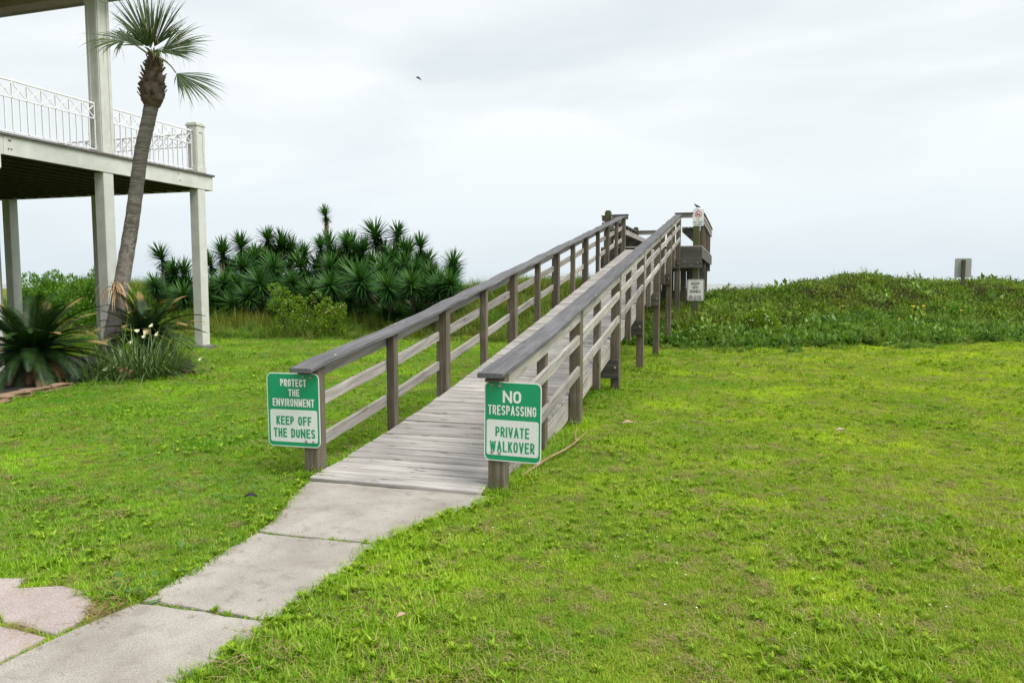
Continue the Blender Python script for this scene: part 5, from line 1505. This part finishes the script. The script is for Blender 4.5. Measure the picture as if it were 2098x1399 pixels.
# longer grass crowding slab edges, joints, posts and deck edge
def edge_pts(a, b, n, w, smin, smax, ids, both=True):
    for k in range(n):
        t = random.random(); x = a[0] + (b[0] - a[0]) * t; y = a[1] + (b[1] - a[1]) * t
        x += random.uniform(-w, w); y += random.uniform(-w, w)
        PTS.append((x, y, height(x, y) + 0.006, random.uniform(-0.3, 0.3), random.uniform(-0.3, 0.3), random.uniform(0, 6.28), random.uniform(smin, smax), random.choice(ids)))
RIGHT_EDGE = [(-1.70, 5.10), (-1.80, 4.78), (-1.93, 4.48), (-2.04, 4.13), (-2.06, 3.9), (-2.07, 2.85), (-2.09, 1.5)]
LEFT_EDGE = [(-3.28, 5.0), (-3.21, 4.72), (-3.07, 4.38), (-2.95, 4.05), (-2.92, 3.88), (-2.83, 2.9)]
for E_ in (RIGHT_EDGE, LEFT_EDGE):
    for a, b in zip(E_[:-1], E_[1:]):
        ln = math.hypot(a[0] - b[0], a[1] - b[1])
        off = 0.03 if E_ is RIGHT_EDGE else -0.03
        edge_pts((a[0] + off, a[1]), (b[0] + off, b[1]), int(ln * 95), 0.045, 0.7, 1.15, [0, 1, 2, 3, 4, 5, 6, 7, 8])
edge_pts((-2.8, 2.83), (-2.08, 2.855), 60, 0.012, 0.25, 0.5, [0, 1, 7, 8])
edge_pts((-2.91, 3.888), (-2.08, 3.912), 45, 0.008, 0.18, 0.38, [0, 2, 7, 11])
edge_pts((-3.2, 5.055), (-1.8, 5.065), 26, 0.012, 0.25, 0.5, [0, 1, 7])
edge_pts((-3.0, 2.80), (-2.86, 2.62), 40, 0.03, 0.5, 0.9, [0, 1, 11, 12])
edge_pts((-3.15, 2.88), (-2.85, 2.85), 40, 0.05, 0.8, 1.2, [5, 6, 10, 11])
edge_pts((-3.42, 2.46), (-3.05, 2.455), 26, 0.018, 0.35, 0.6, [0, 11, 12])
edge_pts((-3.30, 5.3), (-3.30, 7.2), 120, 0.05, 0.9, 1.6, [5, 6, 0, 1])
edge_pts((-1.66, 5.3), (-1.70, 8.2), 150, 0.06, 0.9, 1.6, [5, 6, 0, 1])
edge_pts((-1.80, 5.16), (-1.66, 5.16), 20, 0.03, 0.9, 1.3, [5, 6])
edge_pts((-3.42, 5.16), (-3.30, 5.16), 16, 0.03, 0.9, 1.3, [5, 6])
for yy in PY[1:5]:
    for xx in (-1.74, -3.35): edge_pts((xx - 0.1, yy), (xx + 0.1, yy + 0.1), 18, 0.06, 0.9, 1.6, [5, 6])
edge_pts((LX - 0.35, 14.62), (LX + 0.3, 14.62), 40, 0.05, 1.0, 1.6, [5, 6])
edge_pts((-9.55, 7.2), (-9.75, 8.6), 70, 0.06, 0.9, 1.5, [0, 1, 5, 6]); edge_pts((-9.7, 8.7), (-9.0, 10.4), 70, 0.06, 0.9, 1.5, [0, 1, 5, 6])
for k in range(80):
    p_ = random.choice(SLABS); a_, b_ = random.choice(list(zip(p_, p_[1:] + p_[:1])))
    t_ = random.random(); cxs = sum(q[0] for q in p_) / len(p_); cys = sum(q[1] for q in p_) / len(p_); w_ = random.random() ** 3 * 0.4
    x = (a_[0] + (b_[0] - a_[0]) * t_) * (1 - w_) + cxs * w_; y = (a_[1] + (b_[1] - a_[1]) * t_) * (1 - w_) + cys * w_
    PTS.append((x, y, 0.0215, 0, 0, random.uniform(0, 6.28), random.uniform(0.08, 0.22), random.choice([11, 12])))
scatter('lawn_grass', 'short mown green lawn grass with weeds and small flowers', PTS, src)

# ---- dune growth
def leafy_clump(n, rad, hgt, ls, asp=0.42):
    mb = MB()
    for k in range(n):
        d = rdir(0.0, 1.0); q = Vector((d.x * rad, d.y * rad, abs(d.z) * hgt)) * random.uniform(0.4, 1.05)
        V, F_, A = leaf(q, d + rdir() * 0.9, rdir(0.2, 1), ls * random.uniform(0.6, 1.3), ls * asp)
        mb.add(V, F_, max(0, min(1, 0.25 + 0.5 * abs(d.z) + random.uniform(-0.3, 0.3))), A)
    for k in range(7):
        d = rdir(0.3, 1.0)
        V, F_ = tube([(0, 0, -0.03), (d.x * rad * 0.5, d.y * rad * 0.5, hgt * 0.4), (d.x * rad, d.y * rad, d.z * hgt)], [0.006, 0.005, 0.003], 4)
        mb.add(V, F_, 0.1)
    return mb.mesh('clump')
def feathery(n, hgt):
    mb = MB()
    for k in range(n):
        a = random.uniform(0, 6.28); d = Vector((math.cos(a) * 0.5, math.sin(a) * 0.5, 1)).normalized()
        p_ = Vector((random.uniform(-0.1, 0.1), random.uniform(-0.1, 0.1), 0)); ln = hgt * random.uniform(0.6, 1.1)
        for j in range(14):
            t = 0.15 + 0.85 * j / 14
            for s in (-1, 1):
                e = rdir(-0.1, 0.8)
                V, F_, A = leaf(p_ + d * ln * t, e, (0, 0, 1), 0.055 * (1.15 - 0.5 * t), 0.014)
                mb.add(V, F_, min(1, 0.2 + 0.7 * t * random.random() + 0.2), A)
    return mb.mesh('feathery')
def twiggy(n, hgt):
    mb = MB()
    for k in range(n):
        d = rdir(0.2, 1.0); P = [Vector((random.uniform(-0.1, 0.1), random.uniform(-0.1, 0.1), 0))]
        for j in range(4):
            P.append(P[-1] + d * hgt / 4); d = (d + rdir() * 0.5).normalized()
        V, F_ = tube(P, [0.005, 0.004, 0.004, 0.003, 0.002], 3); mb.add(V, F_, random.random())
        for j in range(3):
            V, F_, A = leaf(P[2 + j % 3], rdir(), rdir(0, 1), 0.04, 0.018); mb.add(V, F_, random.random(), A)
    return mb.mesh('twiggy')
def spray(n, ln, wd, lean):
    mb = MB()
    for k in range(n):
        a = random.uniform(0, 6.28)
        b = Vector((random.uniform(-0.14, 0.14), random.uniform(-0.14, 0.14), -0.02))
        d = Vector((math.cos(a) * lean * random.random() + 0.18, math.sin(a) * lean * random.random(), 1))
        V, F_, A = blade(b, d, ln * random.uniform(0.5, 1.1), wd, random.uniform(0.3, 1.7), 5)
        mb.add(V, F_, random.random(), A)
    return mb.mesh('spray')
def daisy():
    mb = MB()
    V, F_ = tube([(0, 0, 0), (0.02, 0, 0.3)], [0.004, 0.003], 4); mb.add(V, F_, 0.5)
    for k in range(9):
        a = k * 0.698
        V, F_, A = leaf((0.02, 0, 0.3), (math.cos(a), math.sin(a), 0.35), (0, 0, 1), 0.05, 0.026); mb.add(V, F_, 0.5, A)
    return mb.mesh('daisy')
DUNE_PATCH = [(0.50, 0.64, (0.125, 0.11, 0.032), 0.55), (0.42, 0.32, (0.10, 0.21, 0.02), 0.6)]
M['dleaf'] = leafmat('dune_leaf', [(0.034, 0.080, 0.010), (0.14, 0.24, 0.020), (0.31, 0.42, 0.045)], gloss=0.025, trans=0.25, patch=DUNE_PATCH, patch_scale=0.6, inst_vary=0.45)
M['dlush'] = leafmat('dune_lush_leaf', [(0.036, 0.10, 0.013), (0.12, 0.245, 0.025), (0.27, 0.41, 0.055)], gloss=0.035, trans=0.28, inst_vary=0.45)
M['dbrown'] = leafmat('dune_brown', [(0.06, 0.042, 0.024), (0.12, 0.08, 0.042), (0.10, 0.12, 0.03), (0.20, 0.13, 0.075)], gloss=0.02, trans=0.15, inst_vary=0.4)
M['dgrass'] = leafmat('dune_grass', [(0.065, 0.13, 0.012), (0.13, 0.215, 0.022), (0.21, 0.28, 0.035), (0.33, 0.27, 0.10)], gloss=0.02, trans=0.25, patch=[(0.56, 0.66, (0.20, 0.155, 0.06), 0.6)], patch_scale=0.7, inst_vary=0.45)
M['dgreen'] = leafmat('vivid_grass', [(0.08, 0.20, 0.015), (0.14, 0.30, 0.02), (0.23, 0.39, 0.04)], gloss=0.02, trans=0.28, inst_vary=0.35)
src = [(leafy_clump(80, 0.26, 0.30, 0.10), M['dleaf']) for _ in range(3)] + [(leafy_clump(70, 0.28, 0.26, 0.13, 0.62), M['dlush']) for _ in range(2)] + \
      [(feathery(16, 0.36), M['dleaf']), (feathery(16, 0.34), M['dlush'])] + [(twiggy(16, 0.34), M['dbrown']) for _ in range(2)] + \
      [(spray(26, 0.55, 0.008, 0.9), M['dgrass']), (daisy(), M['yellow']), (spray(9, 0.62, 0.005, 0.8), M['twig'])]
PTS = []
def rnd_pt(x, y, s0, s1, idx, zoff=0.0):
    PTS.append((x, y, height(x, y) - 0.01 + zoff, random.uniform(-0.25, 0.25), random.uniform(-0.25, 0.25), random.uniform(0, 6.28), random.uniform(s0, s1), idx))
for k in range(9500):
    x = random.uniform(-3.6, 17); t = toe(x); y = t + random.uniform(-0.15, 9.0) ; r = y - t
    if r < 0.3 and random.random() < 0.35: continue
    if x < -1.6 and y < 19.6 and random.random() < 0.5: continue
    if x < -1.25 and 22.0 < y < 26 and random.random() < 0.85: continue
    q = noise.noise((x * 0.55, y * 0.55, 3.3)); q2 = noise.noise((x * 0.3, y * 0.5, 8.3)); u = random.random()
    if r < 1.6 + q2 * 0.9:
        idx = random.choice([3, 4, 4, 6, 6, 5, 0]) if u > 0.12 else 9
    elif q > 0.10 or (r > 3.0 and u < 0.36): idx = random.choice([7, 8, 7, 8, 0, 1])
    elif q < -0.25: idx = random.choice([5, 6, 5, 2])
    else: idx = random.choice([0, 1, 2, 0, 1, 2, 5, 7, 9])
    rnd_pt(x, y, 0.65, 1.25, idx)
for k in range(110):
    x = random.uniform(2, 14); t = toe(x); rnd_pt(x, t + random.uniform(0.6, 3.6), 0.7, 1.1, 9)
for k in range(34):
    x = random.uniform(2.2, 14); t = toe(x); rnd_pt(x, t + random.uniform(0.5, 3.2), 0.8, 1.2, 10, 0.12)
for k in range(170):
    x = random.uniform(-0.5, 16); t = toe(x); rnd_pt(x, t + random.uniform(5.2, 7.4), 0.6, 1.2, 11, 0.1)
for k in range(700):
    x = random.uniform(-2.0, 16); t = toe(x); r = -random.random() ** 2 * 1.3
    if noise.noise((x * 0.8, 5.0, r)) > -0.1: rnd_pt(x, t + r, 0.22, 0.55, random.choice([4, 6, 9, 5, 0]))
for k in range(160):
    x = random.uniform(-1.0, 16); t = toe(x); rnd_pt(x, t + random.uniform(1.0, 7.0), 1.2, 1.75, random.choice([0, 3, 5, 6, 7, 8]))
scatter('dune_plants', 'dense low green and brown dune plants covering the right dune', PTS, src)

src = [(spray(40, 0.62, 0.008, 0.9), M['dgrass']) for _ in range(3)] + [(spray(40, 0.42, 0.007, 1.1), M['dgrass']) for _ in range(2)] + [(spray(36, 0.5, 0.009, 0.8), M['dgreen'])] + \
      [(leafy_clump(70, 0.18, 0.2, 0.07), M['dlush'])] + [(thatch(60, 0.3), M['thatch']), (twiggy(12, 0.3), M['dbrown'])]
PTS = []
for k in range(7800):
    x = random.uniform(-27, -1.2); t = toe(x); r = random.uniform(-0.1, 8.5) ; y = t + r
    if x > -3.7 and r < 0.5: continue
    if x > -3.9 and 21.8 < y < 26 and random.random() < 0.85: continue
    q = noise.noise((x * 0.6, y * 0.6, 13.3)); u = random.random()
    if q > 0.25: idx = random.choice([5, 5, 6, 0])
    elif q < -0.25: idx = random.choice([3, 4, 7, 3, 8])
    else: idx = random.choice([0, 1, 2, 3, 4, 0, 1, 2, 6])
    lo_, hi_ = (0.55, 0.95) if r < 1.0 else (0.7, 1.15)
    rnd_pt(x, y, lo_, hi_, idx)
for k in range(500):
    x = random.uniform(-20, -3.8); t = toe(x); r = -random.random() ** 2 * 0.9
    if noise.noise((x * 0.8, 7.0, r)) > -0.1: rnd_pt(x, t + r, 0.22, 0.5, random.choice([3, 4, 5, 6]))
scatter('dune_grass', 'long wild grass over the left dune below and beside the yuccas', PTS, src)
